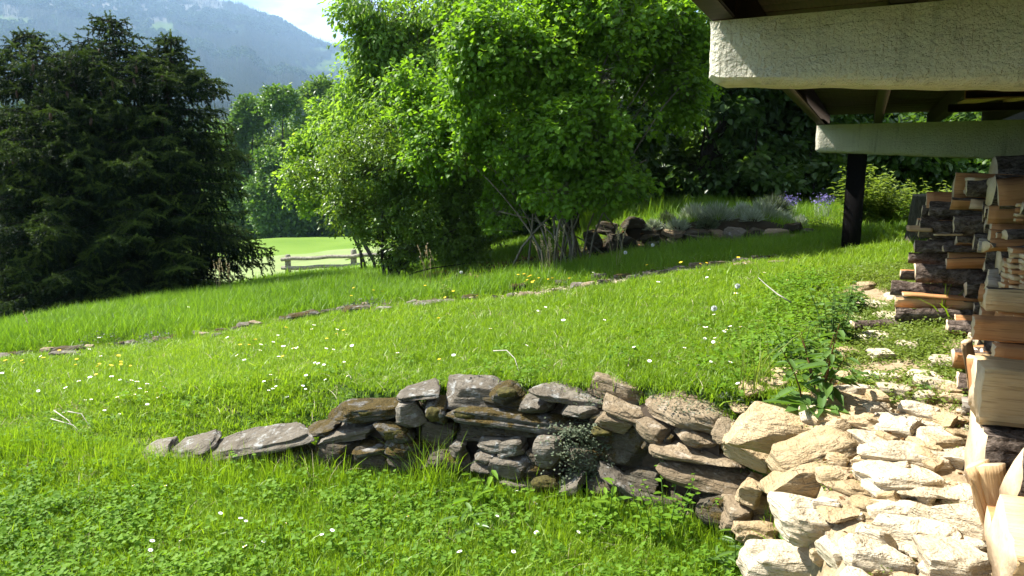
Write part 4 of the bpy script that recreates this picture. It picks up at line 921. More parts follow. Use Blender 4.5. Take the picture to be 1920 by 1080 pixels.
# fill: courses of split wood from the near end to the far stack, following the stepped top of the pile
def pile_top(s):                # height above eye level along the run s from FACE0
    return float(np.interp(s, [-1.2, -.5, .25, .42, .55, .75, 1.0, 1.3, 2.2, 2.6], [-1.0, -.80, -.74, -.72, -.70, -.42, -.26, -.08, .06, .08]))
rng = np.random.default_rng(77); used = {}
for course in range(18):
    s = -.42 + .06 * (course % 2); nth = 0
    while s < 2.25:
        base = float(ground_rel(*(FACE0 + UDIR * s))); near = s < 1.45; rr = rng.uniform(.036, .062) if near else rng.uniform(.05, .085); z = base + .05 + course * (.088 if near else .11) + rng.uniform(-.012, .012)
        if z > pile_top(s) - .04: s += .13; continue
        # leave room for the hero blocks of the near end
        if s < .36 and z > -1.24: s += .13; continue
        sh = rng.choice(['quarter', 'quarter', 'half', 'wedge', 'round', 'plank'], p=[.38, .24, .16, .10, .08, .04]); fc = int(rng.choice([0, 0, 1, 4], p=[.18, .12, .58, .12]))
        if .85 < s < 1.15 and -.62 < z < -.2: sh = 'plank'; fc = int(rng.choice([0, 1]))
        out = rng.uniform(-.05, .07) - (.20 if z > -.80 and s < 2.0 else .08); Lg = rng.uniform(.2, .36) if near else rng.uniform(.33, .42); out += rng.uniform(-.10, .06) * near; nth += 1
        p = FACE0 + UDIR * s + VOUT * out - VOUT * Lg / 2
        look = {'quarter': 'quarter split log', 'half': 'half round log with bark', 'wedge': 'thin split wedge', 'round': 'small round bark log', 'plank': 'thin sawn plank'}[sh]
        tone = {0: 'pale', 1: 'orange', 4: 'greyed'}[fc]
        if sh == 'plank':
            for k in range(4):
                log(f'{["lowest", "lower", "upper", "topmost"][k]} sawn plank of the bundle {ORD[nth - 1]} along the {ORD[course]} woodpile course', Vector((p[0], p[1], EYE + z - .036 + k * .024)), Lg, rr * .9, 'plank', fc if k % 2 else 1 - min(fc, 1), rng.normal(0, .03), int(rng.integers(1, 1 << 20)), 0, rng.normal(0, .10))
        else:
            log(f'{tone} {look}, {ORD[nth - 1]} from the near end in the {ORD[course]} course up', Vector((p[0], p[1], EYE + z)), Lg, rr, sh, fc, rng.choice([0, q2, math.pi, -q2], p=[.5, .14, .18, .18]) + rng.normal(0, .3), int(rng.integers(1, 1 << 20)), rng.normal(0, .07), rng.normal(0, .26 if near else .09))
        s += rr * 2.0
# second row behind, in the dark, closes the pile
V, F = box_ab(1.48, 2.14, -1.2, 4.6, -1.3, -.25); 
c = G(1650, 617); me = log_mesh('firewood_log', 999, .36, .05, 'half', 0); ob = link('firewood_log', me, None, c + Vector((0, 0, .03)), (0, 0, .05))
tag(ob, 'pale split log lying alone on the stone path among weeds', 'firewood log')
# grey stump behind the pile
st_ = thing('tree_stump', 'weathered grey stump with a flat sawn top behind the far wood stack', 'stump', P(1728, 420, 7.6))
st_.location.z = gz(st_.location.x, st_.location.y)
zt = P(1728, 368, 7.6).z - st_.location.z
V, F = tube_np([(0, 0, -.1), (0, 0, .1), (.02, 0, zt)], [.19, .14, .125], 14); me = new_mesh('stump_trunk', V, F, (MAT['bark'],), True); me.set_sharp_from_angle(angle=.8); link('trunk', me, st_)
V, F = tube_np([(.02, 0, zt), (.02, 0, zt + .02)], [.127, .12], 14); link('cut_face', new_mesh('cut_face', V, F, (MAT['wood_grey'],)), st_)
# ------------------------------------------------------------------ trees
def crown_np(rng, blobs, n_clusters, per, leaf, wide, twig=.28, droop=.35, shell=.55, gapf=1.6, gap=.30, seed=0, leafvar=.35):
    """blobs: (centre, rx, ry, rz); clusters of leaves along little twigs, thinned by noise so that gaps and clumps form"""
    ar = np.array([(b[1] * b[2] + b[1] * b[3] + b[2] * b[3]) for b in blobs]); pr = ar / ar.sum()
    m = int(n_clusters * 1.9); which = rng.choice(len(blobs), m, p=pr); u = nrm(rng.normal(0, 1, (m, 3)))
    r = (shell ** 3 + (1 - shell ** 3) * rng.random(m)) ** (1 / 3); r = np.where(rng.random(m) < .22, r * rng.random(m) ** .4, r) * (1 + .16 * (fbm(u * 2.2 + which[:, None] * 5.1, 2, seed) - .5) * 2)
    C = np.array([tuple(b[0]) for b in blobs])[which]; R = np.array([(b[1], b[2], b[3]) for b in blobs])[which]
    pos = C + u * R * r[:, None]
    nz = fbm(pos * gapf, 3, seed + 3); keep = np.nonzero(nz > np.quantile(nz, gap))[0][:n_clusters]; pos, u = pos[keep], u[keep]; m = len(pos)
    td = nrm(u * .8 + rng.normal(0, .5, (m, 3)) + np.array([0, 0, .25 - droop]))
    k = per; tpos = rng.random((m, k)) ** .8 * twig; a = rng.uniform(0, 6.283, (m, k))
    e1 = nrm(np.cross(td, rng.normal(0, 1, (m, 3)))); e2 = np.cross(td, e1)
    rad = e1[:, None] * np.cos(a)[..., None] + e2[:, None] * np.sin(a)[..., None]
    c = pos[:, None] + td[:, None] * tpos[..., None] + rad * (twig * .12)
    ax = rad * .8 + td[:, None] * .7 + np.array([0, 0, -droop]) + rng.normal(0, .25, (m, k, 3))
    nv = np.array([0, 0, 1.0]) + u[:, None] * .45 + rng.normal(0, .45, (m, k, 3))
    L = leaf * (1 + leafvar * (rng.random((m, k)) * 2 - 1)); n = m * k
    V, Q = leaf_np(c.reshape(-1, 3), ax.reshape(-1, 3), nv.reshape(-1, 3), L.ravel(), L.ravel() * wide)
    rnd = np.clip(rng.random(m)[:, None] * .55 + rng.random((m, k)) * .45, 0, 1)
    return V, Q, np.repeat(rnd.ravel(), 6), pos, td
def limbs(rng, base, targets, r0, mat, sides=6, wob=.12, tipr=.008, sag=0.0, bw=None):
    mb = MB()
    for tgt in targets:
        b = Vector(base) + Vector((rng.normal(0, bw or r0 * 1.2), rng.normal(0, (bw or r0 * 1.2) * .7), 0)); tv = Vector(tgt) - b; pts = []; n = 7
        for i in range(n):
            q = i / (n - 1); p = b + Vector((tv.x * q ** 1.45, tv.y * q ** 1.45, tv.z * q)); lift = math.sin(q * math.pi) * tv.length * .08
            p += Vector((rng.normal(0, wob * .12), rng.normal(0, wob * .12), lift * (.5 + sag))) * (1 if 0 < i < n - 1 else 0); pts.append(p)
        rr = r0 * rng.uniform(.6, 1.0); V, F = tube_np(pts, [max(tipr, rr * (1 - .85 * i / (n - 1))) for i in range(n)], sides); mb.add(V, F)
    return mb
def twigs_np(pos, td, L, r):
    """thin three-sided twigs under the leaf clusters"""
    n = len(pos); e1 = nrm(np.cross(td, np.array([.3, .2, .9]))); e2 = np.cross(td, e1); s0 = pos - td * L * .8; s1 = pos + td * L
    V = np.stack([s0 + e1 * r, s0 - e1 * r * .5 + e2 * r * .87, s0 - e1 * r * .5 - e2 * r * .87, s1], 1).reshape(-1, 3); b = np.arange(n)[:, None] * 4
    return V, np.concatenate([b + np.array([[0, 1, 3]]), b + np.array([[1, 2, 3]]), b + np.array([[2, 0, 3]])], 0)
def blob(px, py, rx, ry, d, dr=None):
    s_ = d / ray(px, py)[1]; return (P(px, py, d), rx * s_, (dr if dr else rx * s_ * .85), ry * s_)
def explode(rng, blobs, lump):
    mean = sum(b[1] * b[3] for b in blobs) / len(blobs); out = []
    for c, rx, ry, rz in blobs:
        for _ in range(max(3, int(round(lump * (rx * rz / mean) ** .8)))):
            u = rng.normal(0, 1, 3); u /= np.linalg.norm(u); k = .30 + .72 * rng.random() ** .8; q = rng.uniform(.24, .44)
            out.append((Vector(c) + Vector((u[0] * rx * k, u[1] * ry * k, u[2] * rz * k)), rx * q, ry * q, rz * q * .85))
    return out
def leafy(name, label, cat, base, blobs, ncl, per, leaf, wide, mat, seed, stems=6, r0=.05, bark='bark', droop=.35, shell=.55, gap=.30, gapf=1.6, twig=.28, twigr=.004, single=False, group=None, lump=9):
    rng = np.random.default_rng(seed); t_ = thing(name, label, cat, base, group)
    V, Q, rnd, pos, td = crown_np(rng, [(Vector(b[0]) - Vector(base), b[1], b[2], b[3]) for b in (explode(rng, blobs, lump) if lump else blobs)], ncl, per, leaf, wide, twig, droop, shell, gapf, gap, seed)
    link('crown', new_mesh('crown', V, [Q], (MAT[mat],), False, {'rnd': rnd}), t_)
    bl = [Vector(b[0]) - Vector(base) for b in blobs]
    if single:
        top = max(bl, key=lambda p: p.z); mb = MB(); n = 8
        pts = [Vector((top.x * (i / n) ** 1.4 + rng.normal(0, r0 * .25), top.y * (i / n) ** 1.4, top.z * i / n)) for i in range(n + 1)]; pts[0].z -= .1
        V, F = tube_np(pts, [r0 * (1.25 if i == 0 else 1 - .88 * i / n) for i in range(n + 1)], 9); mb.add(V, F); mb.build('trunk', (MAT[bark],), t_, True)
        mb2 = limbs(rng, (top.x * .15, top.y * .15, top.z * .3), [p * rng.uniform(.72, .9) for p in bl for _ in range(2)], r0 * .32, MAT[bark])
        mb2.build('limb', (MAT[bark],), t_, True)
    else:
        tg = [bl[i % len(bl)] + Vector(rng.normal(0, 1, 3)) * blobs[i % len(bl)][1] * .4 for i in range(stems)]
        for q in tg: link('stem', limbs(rng, (0, 0, -.1), [q], r0, MAT[bark], bw=(.27 if name == 'hazel_bush' else .12)).mesh('stem', (MAT[bark],), True), t_)
    if twigr:
        k = rng.choice(len(pos), int(len(pos) * .6), replace=False); V, T = twigs_np(pos[k], td[k], twig * .9, twigr); link('twigs', new_mesh('twigs', V, [T], (MAT[bark],)), t_)['kind'] = 'stuff'
    return t_

# --- the big dark spruce on the left
def brush_proto(seed, n=44, L=.20, nl=.036):
    rng = np.random.default_rng(seed); u = rng.random(n); a = rng.uniform(0, 6.28, n); r = .003
    c = np.stack([u * L, np.zeros(n), np.zeros(n)], -1); d_ = nrm(np.stack([np.full(n, .75), np.cos(a), np.sin(a) * .8 + .15], -1)); s_ = nrm(np.cross(d_, rng.normal(0, 1, (n, 3)))) * .0075
    V = np.stack([c - s_, c + s_, c + d_ * nl * rng.uniform(.8, 1.3, n)[:, None]], 1).reshape(-1, 3); T = np.arange(n * 3).reshape(-1, 3)
    S = np.array([[0, .004, 0], [0, -.004, 0], [L, 0, 0]]); return np.concatenate([V, S]), np.concatenate([T, [[n * 3, n * 3 + 1, n * 3 + 2]]])
def spruce_big():
    rng = np.random.default_rng(11); D = 13.0; base = P(235, 560, D); base.z = gz(base.x, base.y)
    t_ = thing('spruce_tree', 'broad dark spruce with several tops and drooping cone bearing branches on the left', 'spruce', base)
    leaders = [(P(205, 30, D) - base, 0.0, 1.75, .93), (P(318, 66, D - .2) - base, 1.0, 1.50, .80), (P(50, 62, D + .2) - base, -1.4, 1.8, .90), (P(130, 120, D - .5) - base, -.6, 1.7, 1.0)]
    pr = [brush_proto(k) for k in range(3)]; B = []; BR = MB(); cones = []
    for tip, ox, rmax, rt in leaders:
        foot = Vector((ox * .45, rng.normal(0, .15), -.1)); H = tip.z; n = 9
        tr = [foot.lerp(Vector(tip), i / (n - 1)) + Vector((math.sin(i * 1.1) * .05, 0, 0)) for i in range(n)]
        V, F = tube_np(tr, [.14 * (1 - .93 * i / (n - 1)) for i in range(n)], 7); link('trunk', (lambda m_: (m_.add(V, F), m_.mesh('trunk', (MAT['bark_dark'],), True))[1])(MB()), t_)
        z = .12; turn = rng.uniform(0, 6.28)
        while z < H - .05:
            dh = H - z; env = min(rmax * 1.12, .08 + rt * (.98 * max(dh, 0) ** .8 if dh < 1 else .98 + .55 * (dh - 1) ** .65)) * (1 + .18 * math.sin(z * 5 + ox)) * (1.0 if z > .5 else .85 + z * .3)
            nb = 8 if dh > .6 else 5; turn += .7
            for k in range(nb):
                az = turn + k * 6.283 / nb + rng.normal(0, .2); L = env * rng.uniform(.72, 1.12); dirh = Vector((math.cos(az), math.sin(az), 0)); o_ = foot.lerp(Vector(tip), z / H)
                steps = max(4, int(L / .085)); pts = []; rise = .5 if dh < 1.2 else (.18 if dh < 3 else .0)
                for s in range(steps + 1):
                    q = s / steps; pts.append(o_ + dirh * (L * q) + Vector((0, 0, L * (rise * q - (.30 + rise * .3) * q * q + .16 * q ** 4) + .02 * math.sin(q * 9 + az))))
                V, F = tube_np([pts[0], pts[len(pts) // 2], pts[-1]], [.014, .009, .003], 3, False); BR.add(V, F)
                for s in range(1, steps + 1):
                    p = pts[s]; tv = (pts[s] - pts[s - 1]).normalized(); q = s / steps
                    if q < .25 and rng.random() < .6: continue
                    side = tv.cross(Vector((0, 0, 1))).normalized(); ll = (.13 + .20 * (1 - abs(q - .55))) * (1 if L > .5 else .7)
                    for sg in (-1, 1):
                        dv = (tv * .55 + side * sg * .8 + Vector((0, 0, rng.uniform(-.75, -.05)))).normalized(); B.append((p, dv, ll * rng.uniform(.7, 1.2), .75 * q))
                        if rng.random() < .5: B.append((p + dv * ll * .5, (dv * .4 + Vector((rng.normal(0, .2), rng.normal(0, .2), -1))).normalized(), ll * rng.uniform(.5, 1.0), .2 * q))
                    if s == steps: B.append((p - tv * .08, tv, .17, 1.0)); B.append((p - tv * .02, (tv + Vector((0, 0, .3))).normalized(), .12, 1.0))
                if dh < 1.5 and rng.random() < .30 and L > .45: cones.append(pts[-2] + Vector((rng.normal(0, .03), rng.normal(0, .03), -.03)))
            z += .165 + .03 * rng.random()
        B.append((Vector(tip) - Vector((0, 0, .25)), Vector((0, 0, 1)), .25, 1.0)); B.append((Vector(tip) - Vector((0, 0, .1)), Vector((.1, 0, 1)).normalized(), .2, 1.0))
    n = len(B); p = np.array([tuple(b[0]) for b in B]); dv = np.array([tuple(b[1]) for b in B]); L = np.array([b[2] for b in B]); tip = np.array([b[3] for b in B])
    sd = nrm(np.cross(dv, rng.normal(0, 1, (n, 3)))); up = np.cross(sd, dv); Vs = []; Ts = []; Rs = []; off = 0
    for k in range(3):
        sel = np.nonzero(np.arange(n) % 3 == k)[0]; PV, PT = pr[k]; sc = (L[sel] / .20)[:, None, None]
        W_ = p[sel][:, None] + (dv[sel][:, None] * PV[None, :, :1]) * sc + (sd[sel][:, None] * PV[None, :, 1:2] + up[sel][:, None] * PV[None, :, 2:3]) * (.55 + .45 * sc)
        Vs.append(W_.reshape(-1, 3)); Ts.append((PT[None] + np.arange(len(sel))[:, None, None] * len(PV)).reshape(-1, 3) + off); off += len(sel) * len(PV)
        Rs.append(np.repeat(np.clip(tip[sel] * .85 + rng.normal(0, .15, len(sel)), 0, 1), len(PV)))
    print('spruce needles tris', sum(len(q) for q in Ts))
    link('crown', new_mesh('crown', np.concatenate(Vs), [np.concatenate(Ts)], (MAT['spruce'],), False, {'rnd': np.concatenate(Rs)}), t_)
    BR.build('branches', (MAT['bark_dark'],), t_)['kind'] = 'stuff'
    cm = stone_mesh('cone', 3, .045, .045, .14, M_simple('spruce_cone', (.06, .035, .02), .8, 60, .5, .004), 6, 2.2, 0, .03, 0)
    for c in cones[:46]: link('cone', cm, t_, c - Vector((0, 0, .08)), (rng.normal(0, .15), rng.normal(0, .15), 0))
spruce_big()

# --- hazel and the bushes round it
hb = G(1062, 492); hb.y = 9.1; hb.z = gz(hb.x, 9.1)
leafy('hazel_bush', 'tall many stemmed hazel with large bright green leaves in the middle of the garden', 'bush', hb,
      [blob(1130, 40, 190, 90, 9.2), blob(960, 60, 110, 95, 9.3), blob(1200, 70, 150, 140, 9.0), blob(1080, 130, 190, 150, 8.8), blob(900, 190, 80, 90, 9.4), blob(970, 240, 120, 100, 8.9), blob(1130, 225, 150, 90, 8.8),
       blob(1250, 190, 85, 110, 9.0), blob(1010, 300, 120, 60, 8.9), blob(980, 385, 50, 60, 9.0, .35), blob(1140, 310, 70, 40, 8.7), blob(930, 400, 60, 60, 9.3), blob(860, 200, 80, 80, 9.8), blob(890, 330, 70, 50, 9.2), blob(1290, 130, 50, 80, 9.2), blob(1030, 40, 70, 80, 9.0), blob(820, 270, 90, 80, 9.7), blob(790, 180, 80, 70, 9.9), blob(1060, 345, 130, 45, 8.9), blob(880, 270, 90, 80, 9.5), blob(930, 350, 70, 50, 9.4), blob(1000, 60, 100, 110, 9.5)],
      12500, 10, .054, .85, 'hazel', 21, 20, .022, 'bark_hazel', .30, .40, .42, 1.4, .24, .003)
sb = G(760, 520); sb.y = 10.6; sb.z = gz(sb.x, 10.6)
leafy('rounded_shrub', 'dense rounded shrub with small leaves reaching the ground beside the wooden fence', 'shrub', sb,
      [blob(710, 350, 110, 85, 10.6), blob(660, 405, 60, 45, 10.7), blob(780, 420, 110, 80, 10.4), blob(740, 300, 120, 70, 10.8), blob(620, 330, 60, 50, 10.9), blob(850, 400, 90, 90, 10.3), blob(745, 450, 60, 40, 10.4), blob(580, 320, 50, 40, 11.0), blob(850, 330, 90, 70, 10.6), blob(735, 478, 60, 34, 10.3), blob(900, 430, 80, 60, 10.6), blob(800, 470, 90, 40, 10.2)],
      6800, 10, .046, .6, 'shrub', 22, 12, .035, 'bark_dark', .2, .50, .26, 2.0, .22, .003)
cb = Vector((P(840, 400, 12.5).x, 12.5, 0)); cb.z = gz(cb.x, cb.y)
leafy('cherry_tree', 'light green cherry tree with hanging leaves behind the hazel, top left of it', 'tree', cb,
      [blob(850, 5, 130, 65, 12.5), blob(780, 40, 90, 60, 12.4), blob(820, 110, 110, 70, 12.6), blob(900, 40, 90, 80, 12.6), blob(780, 200, 90, 70, 12.0), blob(840, 270, 90, 60, 11.6), blob(730, 30, 60, 34, 12.3), blob(695, 18, 56, 22, 12.2), blob(770, 5, 70, 40, 12.3), blob(745, 150, 65, 50, 12.5), blob(735, 205, 70, 50, 12.4), blob(655, 12, 24, 8, 12.2, .15), blob(700, 265, 60, 50, 12.6), blob(715, 95, 62, 50, 12.3), blob(705, 165, 60, 50, 12.4), blob(760, 110, 70, 70, 12.3), blob(640, 250, 42, 30, 12.8), blob(700, 110, 30, 18, 12.4)],
      5200, 9, .080, .5, 'cherry', 23, 1, .13, 'bark', .75, .30, .32, 1.6, .34, .004, True, None, 0)
for i, (px, py, rx, ry, d) in enumerate([(560, 300, 46, 60, 16)]):
    b = Vector((P(700, 430, d).x, d, 0)); b.z = gz(b.x, d)
    leafy('leafy_sapling', 'yellow green sapling leaning out left of the rounded shrub', 'sapling', b, [blob(560, 290, 40, 30, d), blob(595, 330, 50, 40, d), blob(610, 250, 40, 40, d), blob(590, 370, 30, 30, d)], 700, 10, .085, .6, 'cherry', 60, 4, .04, 'bark', .3, .3, .3, 1.5, .3, .004)
# dark trees behind, seen through and right of the hazel
DK = [('dark broadleaf tree just right of the hazel with a forked black trunk', 1300, 470, 12.5, [(1330, 170, 120, 110), (1400, 260, 90, 60), (1290, 300, 80, 50), (1420, 120, 90, 80)]),
      ('dark shading tree behind the lavender bank, left of the black post', 1445, 450, 14.0, [(1440, 210, 120, 110), (1500, 300, 70, 50), (1380, 320, 60, 40), (1470, 90, 110, 60)]),
      ('thick trunked dark tree directly behind the black post', 1548, 450, 13.0, [(1560, 200, 110, 110), (1600, 310, 60, 40), (1510, 330, 60, 40)]),
      ('dark tree under the far concrete beam, right of the black post', 1716, 440, 13.5, [(1700, 220, 110, 110), (1660, 310, 60, 40), (1760, 310, 70, 40)]),
      ('furthest right dark tree behind the wood stack', 1840, 430, 14.5, [(1830, 230, 120, 110), (1800, 320, 70, 40), (1890, 310, 70, 50)]),
      ('deep shade tree standing behind the hazel stems', 1180, 450, 15.0, [(1170, 230, 120, 90), (1240, 330, 70, 50), (1080, 330, 90, 60), (1150, 380, 70, 40)]),
      ('dense tree added behind the hazel crown to cast shade, mostly hidden', 1075, 470, 11.8, [(1070, 180, 130, 110), (1010, 290, 90, 60), (1130, 300, 80, 60), (1180, 200, 80, 80)]),  # mostly hidden tree, added so that its crown shades the grass behind the hazel
      ('dark leafy tree behind the rounded shrub and hazel', 930, 470, 14.5, [(930, 300, 110, 90), (860, 370, 90, 60), (980, 390, 80, 50), (900, 430, 90, 40)])]
for i, (lb, px, py, d, bl) in enumerate(DK):
    b = Vector((P(px, 400, d).x, d, 0)); b.z = gz(b.x, d)
    leafy('shade_tree', lb, 'tree', b, [blob(a, c, rx, ry, d) for a, c, rx, ry in bl], 1500, 9, .12, .62, 'dark_leaf', 70 + i, 1, .15, 'bark_dark', .35, .35, .32, 1.1, .36, .005, True, 'dark trees behind the garden')
# back row that closes the view under the trees
HB = [(1200, 352, 110, 60, 13.0), (1370, 330, 110, 60, 12.6), (1500, 320, 100, 60, 12.2), (1650, 310, 90, 60, 12.0), (1790, 310, 90, 60, 11.8), (1150, 420, 130, 50, 19), (1330, 400, 120, 60, 20), (1500, 390, 130, 60, 21), (1700, 370, 140, 70, 20), (1880, 360, 140, 80, 19), (960, 440, 130, 50, 19)]
for i, (px, py, rx, ry, d) in enumerate(HB):
    b = Vector((P(px, 440, d).x, d, 0)); b.z = gz(b.x, d)
    leafy('understory_bush', f'dim green bush of the wood edge {["just behind the hazel stems, low", "low behind the lavender bank, left half", "low behind the lavender bank, right half", "low behind the black post", "low behind the grey stump", "far behind the hazel stems", "behind the shade trees left of the lavender", "behind the lavender and the black post", "right of the black post under the beam", "behind the stacked wood at far right", "behind the dark gap under the rounded shrub"][i]}', 'bush', b, [blob(px, py, rx, ry, d), blob(px + 40, py - 60, rx * .7, ry * .9, d + .5)], 1100, 8, .12, .6, 'dark_leaf', 90 + i, 5, .05, 'bark_dark', .3, .3, .3, 1.1, .35, 0, False, 'bushes along the wood edge')
# grove beyond the meadow
GV = [(470, 470, 34, 64, [(468, 320, 40, 110), (475, 240, 28, 50), (468, 400, 46, 60)]), (530, 470, 36, 60, [(525, 270, 44, 90), (530, 210, 24, 36), (530, 370, 60, 80)]), (590, 470, 40, 66, [(600, 250, 50, 80), (600, 190, 26, 34), (595, 360, 60, 90)]),
      (500, 475, 32, 70, [(500, 330, 50, 80), (500, 420, 60, 50)]), (640, 470, 40, 62, [(640, 280, 50, 90), (645, 380, 60, 70), (650, 210, 30, 40)]), (700, 470, 40, 66, [(700, 330, 60, 110), (700, 420, 60, 50)]), (560, 470, 30, 72, [(560, 300, 50, 100), (560, 420, 60, 50)]), (440, 470, 30, 74, [(436, 330, 50, 90), (440, 420, 50, 50)])]
GL = ['slender light tree beside the dark spruce', 'pointed pale green tree, second from the spruce', 'tall dark topped tree at the centre of the grove', 'low broad tree filling the front of the grove', 'tree at the right end of the grove above the fence', 'tree half hidden behind the rounded shrub', 'back tree between the two pointed tops', 'shadowy tree tucked behind the spruce edge']
for i, (px, py, w_, d, bl) in enumerate(GV):
    b = Vector((P(px, 460, d).x, d, 0)); b.z = gz(b.x, d)
    leafy('grove_tree', GL[i] + ' beyond the green', 'tree', b, [blob(a, c, rx, ry, d) for a, c, rx, ry in bl], 3600, 8, .27, .62, 'grove', 120 + i, 1, .22, 'bark_dark', -.1, .40, .38, .35, .9, 0, True, 'grove beyond the putting green', 0)

# conifers: layered fans of branches
def conifer_mesh(name, seed, H=10.0, R=2.2, layers=14, fans=9, mat='conifer'):
    rng = np.random.default_rng(seed); mb = MB(); V, F = tube_np([(0, 0, -.5), (0, 0, H * .9)], [R * .06, R * .015], 5, False); mb.add(V, F, 1, .1)
    for k in range(layers):
        q = k / layers; z = H * (.06 + .92 * q); r = R * (1 - q) ** .85 * rng.uniform(.85, 1.1) + .12
        for j in range(fans):
            a = j * 6.283 / fans + k * .5 + rng.normal(0, .15); rr = r * rng.uniform(.7, 1.15); wdt = 2.9 / fans; dz = -.32 * rr
            V = [(0, 0, z + .18 * rr)] + [(math.cos(a + s * wdt) * rr * f, math.sin(a + s * wdt) * rr * f, z + dz * f + rng.uniform(-.05, .05) * rr) for s, f in ((-.9, .55), (-.45, .9), (0, 1.0), (.45, .9), (.9, .55))]
            mb.add(V, [np.array([[0, 1, 2], [0, 2, 3], [0, 3, 4], [0, 4, 5]])], 0, float(np.clip(q * .5 + rng.random() * .5, 0, 1)))
    V, F = tube_np([(0, 0, H * .9), (0, 0, H * 1.02)], [.10, .01], 4, False); mb.add(V, F, 0, .6)
    return mb.mesh(name, (MAT[mat], MAT['bark_dark']))
CM = [conifer_mesh('conifer', k, 10 * (1 + .1 * (k % 3)), 1.9 + .25 * k, 15, 9) for k in range(4)]
# individual conifers at the forest edge and behind the big spruce
rng = np.random.default_rng(40)
IC = [(18, 120, 560, 30), (-40, 90, 560, 27), (52, 190, 560, 36), (446, 182, 330, 95), (464, 196, 330, 90), (482, 186, 330, 100), (498, 200, 330, 92), (430, 196, 330, 84), (415, 186, 330, 98), (514, 205, 330, 104), (396, 200, 330, 90), (455, 214, 340, 80), (476, 220, 340, 82), (440, 222, 340, 78), (500, 224, 340, 80)]
for i, (px, pt, pb_, d) in enumerate(IC):
    x = P(px, 400, d).x; zt = P(px, pt, d).z; zb = min(P(px, pb_, d).z, zt - 6); zb = gz(x, d) if d < 60 else zb
    k = i % 4; Hm = 10 * (1 + .1 * (k % 3)) * 1.02; s_ = (zt - zb) / Hm
    ob = link('conifer', CM[k], None, (x, d, zb), (0, 0, rng.uniform(0, 6)), (s_ * .85, s_ * .85, s_))
    tag(ob, 'dark conifer standing behind the big spruce at the left frame edge' if i < 3 else 'slim blue green conifer in the far row between the spruce and the grove', 'conifer', 'conifers behind the big spruce' if i < 3 else 'far row of conifers')
    if i < 3: ob['label'] = ['dark conifer behind the spruce nearest the left frame edge', 'dark conifer cut by the left frame edge beyond the spruce', 'dark conifer showing over the left flank of the spruce'][i]
# the forest: slopes of the mountain and the foot hill (one mass)
FM = hidden_set('forest_tree', [conifer_mesh(f'forest_{k}', 200 + k, 10, 1.9 + .3 * k, 7, 6) for k in range(4)] + [new_mesh(f'forest_leaf_{k}', *(lambda r_: (r_[0], [r_[1]], (MAT['farbroad'],), False, {'rnd': r_[2]}))(crown_np(np.random.default_rng(k), [((0, 0, 5), 3.2, 3.2, 4.5)], 70, 3, 2.6, .9, .6, .1, .7, .3, .1, k)[:3])) for k in range(2)])
rng = np.random.default_rng(41); nF = 150000
faz = np.radians(rng.uniform(-40, 18, nF)); fr = np.where(rng.random(nF) < .22, 10 ** rng.uniform(math.log10(120), math.log10(800), nF), rng.uniform(700, 2640, nF))
ia = (faz - azs[0]) / (azs[1] - azs[0]); ir = np.interp(fr, rs, np.arange(len(rs))); i0 = np.floor(ia).astype(int); j0 = np.floor(ir).astype(int); fa = ia - i0; fb = ir - j0
def samp(A):
    A = A.reshape(len(rs), naz); return (A[j0, i0] * (1 - fa) * (1 - fb) + A[j0, i0 + 1] * fa * (1 - fb) + A[j0 + 1, i0] * (1 - fa) * fb + A[j0 + 1, i0 + 1] * fa * fb)
zz = samp(MZ - EYE); mm = samp(mead); rk = samp(rock); sc_ = samp(scar); fx, fy = np.sin(faz) * fr, np.cos(faz) * fr
dens = np.clip(1 - mm * 1.6, 0, 1) * np.clip(1.02 - rk * .93, 0, 1) * (1 - np.clip(sc_ * 1.5, 0, 1)); keep = (rng.random(nF) < dens) & (fr > 118)
fx, fy, zz, fr = fx[keep], fy[keep], zz[keep], fr[keep]; n = len(fx); big = np.where(fr < 800, rng.uniform(.9, 1.7, n), rng.uniform(.6, 1.5, n)); broad = fbm(xyz(fx / 120, fy / 120), 3, 88) > .56
idx = np.where(broad & (rng.random(n) < .7), rng.integers(0, 2, n) + 4, rng.integers(0, 4, n))
scatter('forest', np.stack([fx, fy, zz + EYE - .5], -1), np.stack([rng.normal(0, .03, n), rng.normal(0, .03, n), rng.uniform(0, 6.28, n)], -1), np.stack([big * .95, big * .95, big * np.where(idx > 3, .9, 1.15)], -1), idx, FM)

# ------------------------------------------------------------------ rail fence
fA = G(541, 516); fB = P(664, 511, fA.y * .97)
fdir = (fB - fA); fC = fB + fdir * 1.05
fence = thing('rail_fence', 'weathered wooden fence of round posts and two rails before the mown green', 'fence', fA); bpy.context.view_layer.update()
sF = fA.y / ray(541, 516)[1]
for i, q in enumerate((fA, fB, fC)):
    hh = (39, 42, 42)[i] * sF; V, F = tube_np([(0, 0, -.2), (0, 0, hh * .5), (.01, 0, hh * .93), (.01, 0, hh)], [.115, .11, .105, .07], 9); me = new_mesh('post', V, F, (MAT['fence_wood'],), True); me.set_sharp_from_angle(angle=.7); link('post', me, fence, q - fA)
for i, (a, b) in enumerate(((fA, fB), (fB, fC))):
    for hgt in (14, 31):
        ex = (b - a).normalized() * (.22 if i == 0 else 0); p0, p1 = a - fA + Vector((0, 0, hgt * sF)) - ex, b - fA + Vector((0, 0, hgt * sF)) + ex * .3
        off = Vector((0, -.13 + .02 * i, 0)); pts = [p0.lerp(p1, k / 6) + off + Vector((0, 0, .02 * math.sin(k * 2 + hgt))) for k in range(7)]; V, F = tube_np(pts, [.07, .075, .07, .068, .07, .066, .06], 8); me = new_mesh('rail', V, F, (MAT['fence_wood'],), True); me.set_sharp_from_angle(angle=.7); link('rail', me, fence)
